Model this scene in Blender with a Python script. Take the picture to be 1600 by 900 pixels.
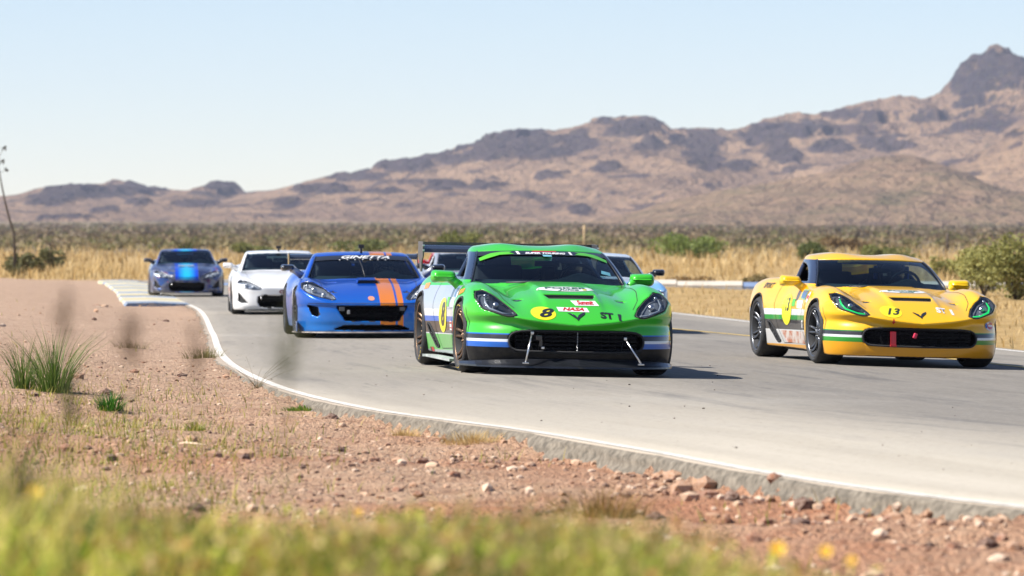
import bpy, bmesh, math, random
import numpy as np
from mathutils import Vector, Matrix, Euler
from mathutils.bvhtree import BVHTree

R = math.radians
random.seed(7)
rng = np.random.default_rng(11)
scene = bpy.context.scene
for _o in list(bpy.data.objects):
    bpy.data.objects.remove(_o, do_unlink=True)
COL = scene.collection

# ------------------------------------------------------------------ camera
CAM_H = 1.17
FPX = 7200.0            # focal length in pixels of a 1600 px wide picture
HOR = 382.0             # row of the true horizon in the 1600x900 picture
cam_data = bpy.data.cameras.new('camera')
cam = bpy.data.objects.new('camera', cam_data)
COL.objects.link(cam)
cam.location = (0, 0, CAM_H)
cam.rotation_euler = (R(90) - math.atan((450 - HOR) / FPX), 0, 0)
cam_data.sensor_width = 36.0
cam_data.lens = 36.0 * FPX / 1600.0
cam_data.clip_start = 0.5
cam_data.clip_end = 20000
cam_data.dof.use_dof = True
cam_data.dof.focus_distance = 42.0
cam_data.dof.aperture_fstop = 4.8
scene.camera = cam

# ------------------------------------------------------------------ sky and sun
SUN_EL, SUN_AZ = R(46), R(-97)      # azimuth measured from +Y towards +X: sun on the left, a little in front
sun_dir = Vector((math.sin(SUN_AZ) * math.cos(SUN_EL), math.cos(SUN_AZ) * math.cos(SUN_EL), math.sin(SUN_EL)))
world = bpy.data.worlds.new('World')
scene.world = world
world.use_nodes = True
wn = world.node_tree.nodes
wn.clear()
w_out = wn.new('ShaderNodeOutputWorld')
w_bg = wn.new('ShaderNodeBackground')
w_sky = wn.new('ShaderNodeTexSky')
w_sky.sky_type = 'NISHITA'
w_sky.sun_disc = False
w_sky.sun_elevation = SUN_EL
w_sky.sun_rotation = SUN_AZ
w_sky.altitude = 1300
w_sky.air_density = 1.0
w_sky.dust_density = 0.0
w_sky.ozone_density = 2.2
w_bg.inputs['Strength'].default_value = 0.068
w_tint = wn.new('ShaderNodeMix'); w_tint.data_type = 'RGBA'; w_tint.blend_type = 'MULTIPLY'
w_tint.inputs[0].default_value = 1.0; w_tint.inputs[7].default_value = (1.0, 0.97, 1.05, 1)
world.node_tree.links.new(w_sky.outputs[0], w_tint.inputs[6])
world.node_tree.links.new(w_tint.outputs[2], w_bg.inputs[0])
world.node_tree.links.new(w_bg.outputs[0], w_out.inputs[0])
sun_data = bpy.data.lights.new('sun', 'SUN')
sun_data.energy = 4.8
sun_data.angle = R(0.53)
sun_data.color = (1.0, 0.955, 0.89)
sun = bpy.data.objects.new('sun', sun_data)
COL.objects.link(sun)
sun.rotation_euler = sun_dir.to_track_quat('Z', 'Y').to_euler()
vs = scene.view_settings
vs.view_transform = 'Standard'
vs.look = 'None'
vs.exposure = 1.02
vs.gamma = 1.0
vs.use_curve_mapping = False
scene.cycles.use_denoising = True
scene.cycles.max_bounces = 8
scene.cycles.transparent_max_bounces = 16
scene.cycles.volume_bounces = 0
scene.cycles.caustics_reflective = False
scene.cycles.caustics_refractive = False
scene.cycles.sample_clamp_indirect = 6.0

# ------------------------------------------------------------------ helpers
ALB = 0.74      # surface colours are picked from how they look in sun; real reflectances are lower
def srgb(r, g, b):
    def c(v):
        v /= 255.0
        return v / 12.92 if v <= 0.04045 else ((v + 0.055) / 1.055) ** 2.4
    return (c(r) * ALB, c(g) * ALB, c(b) * ALB, 1.0)

class E:
    """a scalar node expression"""
    nt = None
    def __init__(s, sock): s.s = sock
    @staticmethod
    def _in(node, i, v):
        if isinstance(v, E): E.nt.links.new(v.s, node.inputs[i])
        else: node.inputs[i].default_value = v
    @staticmethod
    def m(op, *a, clamp=False):
        n = E.nt.nodes.new('ShaderNodeMath'); n.operation = op; n.use_clamp = clamp
        for i, v in enumerate(a): E._in(n, i, v)
        return E(n.outputs[0])
    def __add__(s, o): return E.m('ADD', s, o)
    def __radd__(s, o): return E.m('ADD', o, s)
    def __sub__(s, o): return E.m('SUBTRACT', s, o)
    def __rsub__(s, o): return E.m('SUBTRACT', o, s)
    def __mul__(s, o): return E.m('MULTIPLY', s, o)
    def __rmul__(s, o): return E.m('MULTIPLY', o, s)
    def __truediv__(s, o): return E.m('DIVIDE', s, o)
    def __gt__(s, o): return E.m('GREATER_THAN', s, o)
    def __lt__(s, o): return E.m('LESS_THAN', s, o)
    def abs(s): return E.m('ABSOLUTE', s)
    def clamp(s): return E.m('ADD', s, 0.0, clamp=True)
    def pow(s, p): return E.m('POWER', s, p)
def band(v, a, b): return (v > a) * (v < b)
def ramp01(v, a, b): return E.m('DIVIDE', v - a, b - a, clamp=True)

class Mat:
    """small wrapper that builds one principled material"""
    def __init__(s, name, color=(0.5, 0.5, 0.5, 1), rough=0.6, metal=0.0, coat=0.0, spec=0.5, coat_rough=0.03):
        s.m = bpy.data.materials.new(name); s.m.use_nodes = True
        s.nt = s.m.node_tree; E.nt = s.nt
        s.p = s.nt.nodes['Principled BSDF']
        s.p.inputs['Base Color'].default_value = color
        s.p.inputs['Roughness'].default_value = rough
        s.p.inputs['Metallic'].default_value = metal
        s.p.inputs['Coat Weight'].default_value = coat
        s.p.inputs['Coat Roughness'].default_value = coat_rough
        s.p.inputs['Specular IOR Level'].default_value = spec
        s.m.diffuse_color = color
    def node(s, t, **kw):
        n = s.nt.nodes.new(t)
        for k, v in kw.items(): setattr(n, k, v)
        return n
    def link(s, a, b): s.nt.links.new(a.s if isinstance(a, E) else a, b)
    def coord(s, kind='Object'):
        if not hasattr(s, '_tc'): s._tc = s.node('ShaderNodeTexCoord')
        return s._tc.outputs[kind]
    def pos(s):
        if not hasattr(s, '_geo'): s._geo = s.node('ShaderNodeNewGeometry')
        return s._geo.outputs['Position']
    def xyz(s, src):
        n = s.node('ShaderNodeSeparateXYZ'); s.link(src, n.inputs[0])
        return E(n.outputs[0]), E(n.outputs[1]), E(n.outputs[2])
    def scaled(s, src, v):
        n = s.node('ShaderNodeVectorMath', operation='MULTIPLY'); s.link(src, n.inputs[0]); n.inputs[1].default_value = v
        return n.outputs[0]
    def noise(s, src, scale, detail=4, rough=0.55, out=0):
        n = s.node('ShaderNodeTexNoise'); s.link(src, n.inputs['Vector'])
        n.inputs['Scale'].default_value = scale; n.inputs['Detail'].default_value = detail
        n.inputs['Roughness'].default_value = rough
        return E(n.outputs[out])
    def voro(s, src, scale, feature='F1', out='Distance'):
        n = s.node('ShaderNodeTexVoronoi', feature=feature); s.link(src, n.inputs['Vector'])
        n.inputs['Scale'].default_value = scale
        return n.outputs[out]
    def mix(s, fac, a, b, blend='MIX'):
        n = s.node('ShaderNodeMix', data_type='RGBA', blend_type=blend)
        for i, v in ((0, fac), (6, a), (7, b)):
            if isinstance(v, E): s.link(v.s, n.inputs[i])
            elif hasattr(v, 'node'): s.link(v, n.inputs[i])
            else: n.inputs[i].default_value = v
        return n.outputs[2]
    def base(s, sock): s.link(sock, s.p.inputs['Base Color'])
    def roughness(s, e): s.link(e.s, s.p.inputs['Roughness'])
    def bump(s, h, strength=0.5, dist=0.01):
        n = s.node('ShaderNodeBump'); n.inputs['Strength'].default_value = strength; n.inputs['Distance'].default_value = dist
        s.link(h.s, n.inputs['Height']); s.link(n.outputs[0], s.p.inputs['Normal'])

_simple = {}
def simple(name, color, rough=0.6, metal=0.0, coat=0.0, spec=0.5, var=0.0, scale=20.0):
    if name in _simple: return _simple[name]
    M = Mat(name, color, rough, metal, coat, spec)
    if var > 0:
        n = M.noise(M.coord(), scale, 4)
        dark = tuple(c * (1 - var) for c in color[:3]) + (1,)
        lite = tuple(min(1, c * (1 + var)) for c in color[:3]) + (1,)
        M.base(M.mix(ramp01(n, 0.3, 0.7), dark, lite))
    _simple[name] = M.m
    return M.m

def new_mesh(name, verts, faces, smooth=False):
    me = bpy.data.meshes.new(name)
    me.from_pydata([tuple(v) for v in verts] if not isinstance(verts, np.ndarray) else verts.tolist(), [],
                   faces.tolist() if isinstance(faces, np.ndarray) else faces)
    me.update()
    if smooth: me.shade_smooth()
    return me
def obj(name, me, mat=None, parent=None):
    o = bpy.data.objects.new(name, me)
    COL.objects.link(o)
    if mat is not None and me is not None:
        if len(me.materials) == 0: me.materials.append(mat)
        elif me.materials[0] is not mat: me.materials[0] = mat
    if parent is not None: o.parent = parent
    return o
def tag(o, label=None, cat=None, group=None, kind=None):
    if label: o['label'] = label
    if cat: o['category'] = cat
    if group: o['group'] = group
    if kind: o['kind'] = kind
    return o
def empty(name, loc=(0, 0, 0), rot=(0, 0, 0)):
    o = bpy.data.objects.new(name, None); o.empty_display_size = 0.3
    COL.objects.link(o); o.location = loc; o.rotation_euler = rot
    return o
def copy_tree(o, parent=None):
    c = o.copy(); COL.objects.link(c)
    if parent is not None: c.parent = parent
    for ch in list(o.children): copy_tree(ch, c)
    return c
def bm_mesh(name, bm, smooth=False):
    me = bpy.data.meshes.new(name); bm.to_mesh(me); bm.free()
    if smooth: me.shade_smooth()
    return me
def add_box(bm, c, s, rot=None, bevel=0.0):
    r = bmesh.ops.create_cube(bm, size=1.0)
    vs_ = r['verts']
    bmesh.ops.scale(bm, vec=s, verts=vs_)
    if bevel > 0:
        es = list({e for v in vs_ for e in v.link_edges})
        rb = bmesh.ops.bevel(bm, geom=es, offset=bevel, segments=2, affect='EDGES', profile=0.6)
        vs_ = list({v for f in rb['faces'] for v in f.verts} | {v for v in vs_ if v.is_valid})
    if rot is not None: bmesh.ops.rotate(bm, cent=(0, 0, 0), matrix=rot, verts=vs_)
    bmesh.ops.translate(bm, vec=c, verts=vs_)
    return vs_
def tube_data(pts, rad, seg=8, closed_caps=True):
    """verts, faces of a tube along pts; rad scalar or list"""
    n = len(pts); P = [Vector(p) for p in pts]
    rads = rad if isinstance(rad, (list, tuple)) else [rad] * n
    verts, faces = [], []
    up = Vector((0, 0, 1)); prev = None
    for i in range(n):
        t = (P[min(i + 1, n - 1)] - P[max(i - 1, 0)]).normalized()
        ref = up if abs(t.z) < 0.95 else Vector((1, 0, 0))
        if prev is not None:
            a = (prev - t * prev.dot(t)).normalized()
        else:
            a = t.cross(ref).normalized()
        prev = a; b = t.cross(a)
        for k in range(seg):
            an = 2 * math.pi * k / seg
            verts.append(P[i] + (a * math.cos(an) + b * math.sin(an)) * rads[i])
    for i in range(n - 1):
        for k in range(seg):
            k2 = (k + 1) % seg
            faces.append((i * seg + k, i * seg + k2, (i + 1) * seg + k2, (i + 1) * seg + k))
    if closed_caps:
        faces.append(tuple(range(seg - 1, -1, -1))); faces.append(tuple((n - 1) * seg + k for k in range(seg)))
    return verts, faces
def join_data(parts):
    V, F = [], []
    for v, f in parts:
        o = len(V); V += list(v); F += [tuple(i + o for i in q) for q in f]
    return V, F
def lathe_data(profile, seg=40, axis='x'):
    """profile: list of (axial, radius)"""
    V, F = [], []
    n = len(profile)
    for k in range(seg):
        a = 2 * math.pi * k / seg
        for (ax, r) in profile: V.append((ax, r * math.cos(a), r * math.sin(a)))
    for k in range(seg):
        k2 = (k + 1) % seg
        for i in range(n - 1):
            F.append((k * n + i, k * n + i + 1, k2 * n + i + 1, k2 * n + i))
    return V, F

# interpolation ------------------------------------------------------
def pchip(xs, Y, x):
    """monotone cubic interpolation along the last axis"""
    xs = np.asarray(xs, float); Y = np.asarray(Y, float); x = np.asarray(x, float)
    h = np.diff(xs); d = np.diff(Y, axis=-1) / h
    m = np.zeros_like(Y)
    d0, d1 = d[..., :-1], d[..., 1:]
    w1 = 2 * h[1:] + h[:-1]; w2 = h[1:] + 2 * h[:-1]
    with np.errstate(divide='ignore', invalid='ignore'):
        mm = (w1 + w2) / (w1 / d0 + w2 / d1)
    m[..., 1:-1] = np.where(d0 * d1 > 0, mm, 0)
    m[..., 0] = d[..., 0]; m[..., -1] = d[..., -1]
    m = np.nan_to_num(m)
    xc = np.clip(x, xs[0], xs[-1])
    i = np.clip(np.searchsorted(xs, xc, side='right') - 1, 0, len(xs) - 2)
    hh = h[i]; t = (xc - xs[i]) / hh
    y0, y1 = Y[..., i], Y[..., i + 1]; m0, m1 = m[..., i], m[..., i + 1]
    t2, t3 = t * t, t * t * t
    return (2 * t3 - 3 * t2 + 1) * y0 + (t3 - 2 * t2 + t) * hh * m0 + (-2 * t3 + 3 * t2) * y1 + (t3 - t2) * hh * m1
def cr(pts, x):
    p = np.array(pts, float)
    return pchip(p[:, 0], p[:, 1], x)
def ss(t):
    t = np.clip(t, 0, 1); return t * t * (3 - 2 * t)
# value noise in numpy --------------------------------------------------
def vnoise(x, y, seed=0):
    xi = np.floor(x).astype(np.int64); yi = np.floor(y).astype(np.int64)
    xf = x - xi; yf = y - yi
    def hsh(a, b):
        n = (a * 374761393 + b * 668265263 + seed * 974711) & 0xFFFFFFFF
        n = ((n ^ (n >> 13)) * 1274126177) & 0xFFFFFFFF
        return ((n ^ (n >> 16)) & 0xFFFFFF) / float(0xFFFFFF)
    u = xf * xf * (3 - 2 * xf); v = yf * yf * (3 - 2 * yf)
    a, b, c, d = hsh(xi, yi), hsh(xi + 1, yi), hsh(xi, yi + 1), hsh(xi + 1, yi + 1)
    return (a * (1 - u) + b * u) * (1 - v) + (c * (1 - u) + d * u) * v
def fbm(x, y, oct=5, seed=0, gain=0.5, ridged=False):
    s = np.zeros(np.broadcast(x, y).shape); a = 1.0; tot = 0
    for o in range(oct):
        n = vnoise(x * 2 ** o + 17.3 * o, y * 2 ** o - 9.1 * o, seed + o)
        if ridged: n = 1 - np.abs(2 * n - 1)
        s += a * n; tot += a; a *= gain
    return s / tot
# ================================================================== SETTING
# road edges (metres on the ground; camera above the origin looking along +Y)
INNER = np.array([(9.0, 2.0), (6.4, 8.0), (4.3, 13.0), (2.30, 20.2), (1.78, 21.6), (1.28, 23.4), (0.71, 26.1), (0.0, 29.0), (-1.05, 32.6),
                  (-1.98, 37.8), (-2.95, 46.5), (-4.1, 62.0), (-5.9, 86.0), (-7.35, 101.0), (-9.3, 122.0), (-11.6, 145.0), (-12.6, 155.0), (-11.6, 161.5), (-6.0, 164.5), (10.0, 166.0), (42.0, 167.5)])
OUTER = np.array([(19.0, 6.0), (16.0, 16.0), (13.3, 26.0), (10.4, 38.0), (8.4, 49.0), (6.7, 60.3), (4.35, 81.0), (3.2, 90.0), (0.8, 104.0), (-1.8, 122.0), (-2.4, 134.0), (-0.5, 139.5), (6.0, 142.0), (20.0, 143.2), (42.0, 144.5)])
def densify(P, step=0.4):
    t = np.concatenate([[0], np.cumsum(np.hypot(*np.diff(P, axis=0).T))])
    n = int(t[-1] / step) + 1
    q = np.linspace(0, t[-1], n)
    # catmull-rom through the points (by chord length)
    m = np.zeros_like(P)
    m[1:-1] = (P[2:] - P[:-2]) / (t[2:] - t[:-2])[:, None]
    m[0] = (P[1] - P[0]) / (t[1] - t[0]); m[-1] = (P[-1] - P[-2]) / (t[-1] - t[-2])
    i = np.clip(np.searchsorted(t, q, side='right') - 1, 0, len(t) - 2)
    h = (t[i + 1] - t[i]); u = (q - t[i]) / h
    u = u[:, None]; h = h[:, None]
    return (2 * u**3 - 3 * u**2 + 1) * P[i] + (u**3 - 2 * u**2 + u) * h * m[i] + (-2 * u**3 + 3 * u**2) * P[i + 1] + (u**3 - u**2) * h * m[i + 1]
def resample(P, n):
    t = np.concatenate([[0], np.cumsum(np.hypot(*np.diff(P, axis=0).T))])
    q = np.linspace(0, t[-1], n)
    return np.stack([np.interp(q, t, P[:, 0]), np.interp(q, t, P[:, 1])], 1)
inner_d = densify(INNER); outer_d = densify(OUTER)

def road_z(X, Y):
    X = np.asarray(X, float); Y = np.asarray(Y, float)
    return -0.065 * ss((Y - 40) / 45) - 0.028 * np.clip(X - 0.0, 0, 7) * ss((Y - 22) / 22)

def inner_x(Y): return np.interp(Y, inner_d[:, 1], inner_d[:, 0])
def outer_x(Y): return np.interp(Y, outer_d[:, 1], outer_d[:, 0])

def ground_z(X, Y):
    """dirt and field surface (the road lies on top of it)"""
    X = np.asarray(X, float); Y = np.asarray(Y, float)
    di = inner_x(Y) - X            # >0 on the dirt side
    do = X - outer_x(Y)
    rz = road_z(X, Y)
    slope = np.clip(Y / 30.0, 0.8, 3)
    drop = 0.082 * (1 - ss((Y - 30) / 14)) + 0.022
    drop = drop * np.clip(0.25 + 1.35 * fbm(X * 0.8 + Y * 0.9, Y * 0.5, 3, 8), 0.35, 1.25)
    left = road_z(inner_x(Y), Y) - drop * ss((di + 0.02) / 0.10)
    left = left + 0.17 * ss((di - 0.3 - 1.2 * ss((Y - 85) / 8)) / 3.2) * ss((Y - 22) / 20) * (1 - ss((Y - 150) / 12))
    left = left + (0.60 - 0.13 * ss((X - 0.1) / 0.8) - 0.36 * ss((X - 0.85) / 0.45)) * ss((14.6 - 0.8 * ss(X) - Y) / 4.6) * ss((di - 0.5) / 1.6)
    left = left + (fbm(X * 0.9, Y * 0.5, 4, 3) - 0.5) * 0.10 * ss((di - 0.1) / 1.0)
    right = rz - 0.03 * ss(do / 0.15) + 0.10 * ss((do - 0.5) / 6) + (fbm(X * 0.5, Y * 0.3, 4, 5) - 0.5) * 0.12 * ss(do / 2)
    under = rz - 0.16
    z = np.where(di > 0, left, np.where(do > 0, right, under))
    z = np.where((di <= 0) & (di > -0.08), np.minimum(left, rz - 0.06), z)
    # the plain climbs very gently towards the mountains
    far = 9.5 * (np.clip(Y - 230, 0, None) / 1800.0) ** 1.25
    z = np.where(Y > 185, -0.07 + (z + 0.07) * np.clip((300 - Y) / 115, 0, 1), z) + far
    return z

def axis_grid(segs):
    out = []
    for a, b, s in segs: out += list(np.arange(a, b, s))
    out.append(segs[-1][1]); return np.array(out)

# ---- ground sheet
gx = axis_grid([(-1400, -300, 60), (-300, -60, 10), (-60, -16, 1.2), (-16, -6, 0.16), (-6, 4, 0.07), (4, 10, 0.2), (10, 30, 0.5), (30, 80, 2), (80, 300, 10), (300, 1400, 60)])
gy = axis_grid([(-60, 4, 4), (4, 15, 0.16), (15, 42, 0.095), (42, 95, 0.25), (95, 200, 1.0), (200, 500, 6), (500, 1500, 25), (1500, 3000, 60)])
GX, GY = np.meshgrid(gx, gy, indexing='ij')
GZ = ground_z(GX, GY)
fine = ss((GY - 10) / 6) * (1 - ss((GY - 60) / 30)) * (GX < inner_x(GY) - 0.05)
GZ = GZ + fine * (fbm(GX * 5, GY * 4, 4, 21) - 0.5) * 0.05
nxg, nyg = len(gx), len(gy)
V = np.stack([GX.ravel(), GY.ravel(), GZ.ravel()], 1)
ii, jj = np.meshgrid(np.arange(nxg - 1), np.arange(nyg - 1), indexing='ij')
a0 = (ii * nyg + jj).ravel()
F = np.stack([a0, a0 + nyg, a0 + nyg + 1, a0 + 1], 1)

M = Mat('ground_dirt', (0.3, 0.2, 0.15, 1), 0.95, spec=0.15)
P_ = M.pos()
px, py, pz = M.xyz(P_)
n1 = M.noise(P_, 0.35, 5); n2 = M.noise(P_, 3.0, 5, 0.65); n3 = M.noise(P_, 40, 3, 0.7)
stone = M.voro(P_, 26.0, 'F1', 'Color'); sv = M.node('ShaderNodeSeparateColor'); M.link(stone, sv.inputs[0])
vd = M.voro(P_, 26.0)
dirt = M.mix(ramp01(n2, 0.3, 0.7), srgb(182, 142, 112), srgb(218, 182, 150))
dirt = M.mix(ramp01(E(sv.outputs[0]), 0.55, 1.0) * 0.6, dirt, srgb(208, 178, 150))
dirt = M.mix(ramp01(E(sv.outputs[1]), 0.8, 0.95) * 0.55, dirt, srgb(130, 94, 78))
dirt = M.mix(ramp01(py, 30.0, 60.0) * 0.45, dirt, srgb(216, 188, 164))
near = ramp01(py, 36.0, 22.0)
dirt = M.mix(near * ramp01(n1, 0.40, 0.60) * 0.55, dirt, srgb(186, 116, 78))
straw = M.mix(ramp01(n2, 0.3, 0.7), srgb(188, 150, 92), srgb(222, 192, 138))
straw = M.mix(ramp01(n1, 0.48, 0.7) * 0.5, straw, srgb(158, 132, 80))
brush = M.mix(ramp01(n1, 0.35, 0.65), srgb(112, 98, 76), srgb(142, 122, 94))
nb = M.noise(M.scaled(P_, (0.012, 0.004, 0.0)), 1.0, 5, 0.65)
brush = M.mix(ramp01(nb, 0.45, 0.6) * 0.6, brush, srgb(126, 120, 78))
right = ramp01(px * 1.0 + py * 0.12, 12.6, 13.6)
fieldm = E.m('MAXIMUM', ramp01(py + n1 * 10.0, 160, 168), right)
c = M.mix(fieldm, dirt, straw)
c = M.mix(ramp01(py + nb * 160.0, 400, 520), c, brush)
M.base(c)
hgt = vd * 1.0 if isinstance(vd, E) else E(vd)
E.nt = M.nt
vd2 = E(M.voro(P_, 70.0)); n4 = M.noise(P_, 90, 2, 0.7)
M.bump(n3 * 0.9 + (1.0 - hgt * 1.3) * 0.7 + (1.0 - vd2) * 0.6 + n4 * 0.4 + n2 * 0.8, 1.0, 0.03)
ground = tag(obj('ground', new_mesh('ground', V, F, True), M.m), kind='structure')

# ---- road: a slab with a raw edge, lying on the ground
def strip(Pa, Pb, n, m, zoff=0.0, zfun=road_z):
    A, B = resample(Pa, n), resample(Pb, n)
    u = np.linspace(0, 1, m)
    XY = A[:, None, :] * (1 - u)[None, :, None] + B[:, None, :] * u[None, :, None]
    Z = zfun(XY[..., 0], XY[..., 1]) + zoff
    Vv = np.concatenate([XY, Z[..., None]], -1).reshape(-1, 3)
    i, j = np.meshgrid(np.arange(n - 1), np.arange(m - 1), indexing='ij')
    a = (i * m + j).ravel()
    return Vv, np.stack([a, a + m, a + m + 1, a + 1][::-1], 1)
def edge_offset(P, d):
    t = np.gradient(P, axis=0); t /= np.linalg.norm(t, axis=1)[:, None]
    nrm = np.stack([t[:, 1], -t[:, 0]], 1)     # to the right of travel (towards +X)
    return P + nrm * d
NR = 900
Ai = resample(inner_d, NR)
Ai = Ai + edge_offset(Ai, 1.0) * 0
wob = (fbm(np.arange(NR) * 0.35, np.zeros(NR), 4, 31) - 0.5) * 0.10
An = edge_offset(Ai, 1.0) - Ai
Ai_r = Ai - An * np.clip(wob + 0.01, -0.02, 0.05)[:, None]
Vr, Fr = strip(Ai_r, outer_d, NR, 26)
# raw inner face: rough, leaning out as it goes down
rows = []
kk = 7
Zt = road_z(Ai_r[:, 0], Ai_r[:, 1])
for k in range(kk):
    f = (k + 1) / kk
    jit = (fbm(np.arange(NR) * 0.9, np.full(NR, k * 1.7), 3, 41) - 0.5) * 0.05
    Pk = Ai_r - An * (0.015 + 0.07 * f ** 1.2 + jit)[:, None]
    rows.append(np.concatenate([Pk, (Zt - 0.14 * f + jit * 0.25)[:, None]], 1))
base_n = len(Vr)
Vr = np.concatenate([Vr] + rows)
ex = []
top_idx = np.arange(NR) * 26
prev_idx = top_idx
for k in range(kk):
    cur = base_n + k * NR + np.arange(NR)
    ex.append(np.stack([prev_idx[:-1], prev_idx[1:], cur[1:], cur[:-1]], 1)); prev_idx = cur
Fr = np.concatenate([Fr] + ex)
M = Mat('road_asphalt', (0.3, 0.29, 0.27, 1), 0.85, spec=0.3)
P_ = M.pos(); px, py, pz = M.xyz(P_)
at = M.node('ShaderNodeAttribute', attribute_name='across'); ac = E(at.outputs['Fac'])
at2 = M.node('ShaderNodeAttribute', attribute_name='along'); al = E(at2.outputs['Fac'])
cv = M.node('ShaderNodeCombineXYZ'); M.link(ac * 9.0, cv.inputs[0]); M.link(al * 0.045, cv.inputs[1])
streak = M.noise(cv.outputs[0], 2.6, 6, 0.65)
spk = M.noise(P_, 120, 2, 0.6); spk2 = M.noise(P_, 18, 4, 0.6); big = M.noise(P_, 0.22, 4)
pale = M.mix(ramp01(streak, 0.3, 0.7), srgb(184, 174, 156), srgb(204, 194, 176))
worn = M.mix(ramp01(streak, 0.3, 0.7), srgb(122, 116, 107), srgb(148, 141, 130))
lane = ramp01(ac + (streak - 0.5) * 0.22, 0.13, 0.32) * ramp01(ac + (streak - 0.5) * 0.3, 1.02, 0.85)
lane = E.m('MAXIMUM', lane, ramp01(py, 27.0, 40.0) * 0.75)
c = M.mix(lane, pale, worn)
c = M.mix(ramp01(streak, 0.52, 0.68) * lane * 0.7, c, srgb(84, 82, 80))
stk2 = M.noise(cv.outputs[0], 9.0, 3, 0.7)
c = M.mix(ramp01(stk2, 0.60, 0.70) * lane * 0.45, c, srgb(70, 68, 67))
c = M.mix(ramp01(big, 0.55, 0.7) * 0.35, c, srgb(176, 170, 158))
c = M.mix(ramp01(spk, 0.55, 0.75) * 0.45, c, srgb(110, 105, 97))
c = M.mix(ramp01(spk2, 0.56, 0.72) * 0.4, c, srgb(196, 190, 178))
c = M.mix(ramp01(spk2, 0.44, 0.28) * 0.4, c, srgb(92, 88, 82))
c = M.mix(ramp01(spk, 0.38, 0.25) * 0.4, c, srgb(216, 208, 196))
c = M.mix(band(ac, -0.5, -0.0005), c, M.mix(ramp01(spk2, 0.35, 0.65), srgb(92, 85, 74), srgb(146, 136, 120)))
dusty = ramp01(ac + (spk2 - 0.5) * 0.03, 0.016, 0.0) * (ac > -0.0005)
c = M.mix(dusty * 0.3, c, srgb(186, 156, 128))
M.base(c); M.bump(spk * 0.6 + spk2, 0.35, 0.006)
me = new_mesh('road', Vr, Fr, True)
ac_v = np.concatenate([np.tile(np.linspace(0, 1, 26), NR), np.full(kk * NR, -0.01)])
al_v = np.concatenate([np.repeat(np.linspace(0, 260, NR), 26), np.tile(np.linspace(0, 260, NR), kk)])
for nm, arr in (('across', ac_v), ('along', al_v)):
    a = me.attributes.new(nm, 'FLOAT', 'POINT'); a.data.foreach_set('value', arr.astype(np.float32))
road = tag(obj('road', me, M.m), kind='structure')

# ---- painted lines (thin sheets a few millimetres above the asphalt)
def line_mat(name, col, wear):
    M = Mat(name, col, 0.7)
    n = M.noise(M.pos(), 9, 5, 0.7); f = M.noise(M.pos(), 60, 3, 0.7)
    M.base(M.mix(ramp01(n * 0.6 + f * 0.4, wear - 0.06, wear + 0.06), srgb(186, 178, 164), col))
    return M.m
Li = resample(inner_d[inner_d[:, 1] < 95], NR)
Vl, Fl = strip(edge_offset(Li, 0.035), edge_offset(Li, 0.115), NR, 3, 0.004)
edge_line = obj('edge_line', new_mesh('edge_line', Vl, Fl), line_mat('paint_white', srgb(236, 230, 218), 0.46), road)
Lo = resample(outer_d, NR)
Vl, Fl = strip(edge_offset(Lo, -0.35), edge_offset(Lo, -0.22), NR, 3, 0.004)
obj('edge_line', new_mesh('edge_line', Vl, Fl), line_mat('paint_white_far', srgb(235, 230, 220), 0.4), road)
Ly = densify(np.array([(9.5, 25.), (6.6, 42.), (4.4, 58.), (3.43, 65.0), (2.67, 68.8), (0.9, 78.), (-1.6, 92.0), (-4.8, 110.0)]))
Ly = resample(Ly, 300)
Vl, Fl = strip(Ly, edge_offset(Ly, 0.12), 300, 3, 0.005)
obj('centre_line', new_mesh('centre_line', Vl, Fl), line_mat('paint_yellow', srgb(226, 190, 92), 0.42), road)

# ---- painted apex kerb on the inside of the far bend: separate blocks
kerb = tag(empty('apex_kerb', (float(inner_x(118.0)), 118.0, -0.06)), 'painted apex kerb of blue, yellow and white blocks beside the far bend', 'kerb')
kc = [srgb(96, 128, 164), srgb(206, 200, 180), srgb(208, 190, 122)]
kmats = [line_mat('kerb_blue', kc[0], 0.47), line_mat('kerb_white', kc[1], 0.4), line_mat('kerb_yellow', kc[2], 0.47)]
Kd = inner_d[(inner_d[:, 1] > 94) & (inner_d[:, 1] < 156)]
nk = 22
Kd = resample(Kd, nk * 4 + 1)
for b in range(nk):
    seg = Kd[b * 4:b * 4 + 5]
    o = edge_offset(Kd, 0.12)[b * 4:b * 4 + 5]
    i_ = edge_offset(Kd, -1.25)[b * 4:b * 4 + 5]
    prof = [(0.0, -0.06), (0.05, 0.035), (0.45, 0.045), (0.98, 0.012), (1.0, -0.05)]
    Vv, Ff = [], []
    sh = 0.985
    for k in range(5):
        for (u, z) in prof:
            p = i_[k] * (1 - u) + o[k] * u
            Vv.append((p[0] - kerb.location.x, p[1] - kerb.location.y, float(road_z(p[0], p[1])) + z - kerb.location.z))
    np_ = len(prof)
    for k in range(4):
        for q in range(np_ - 1):
            Ff.append((k * np_ + q, k * np_ + q + 1, (k + 1) * np_ + q + 1, (k + 1) * np_ + q))
    Ff.append(tuple(range(np_))); Ff.append(tuple(4 * np_ + q for q in range(np_ - 1, -1, -1)))
    obj('kerb_block', new_mesh('kerb_block', Vv, Ff), kmats[[0, 1, 2, 1, 0, 2, 1][b % 7]], kerb)

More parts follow.
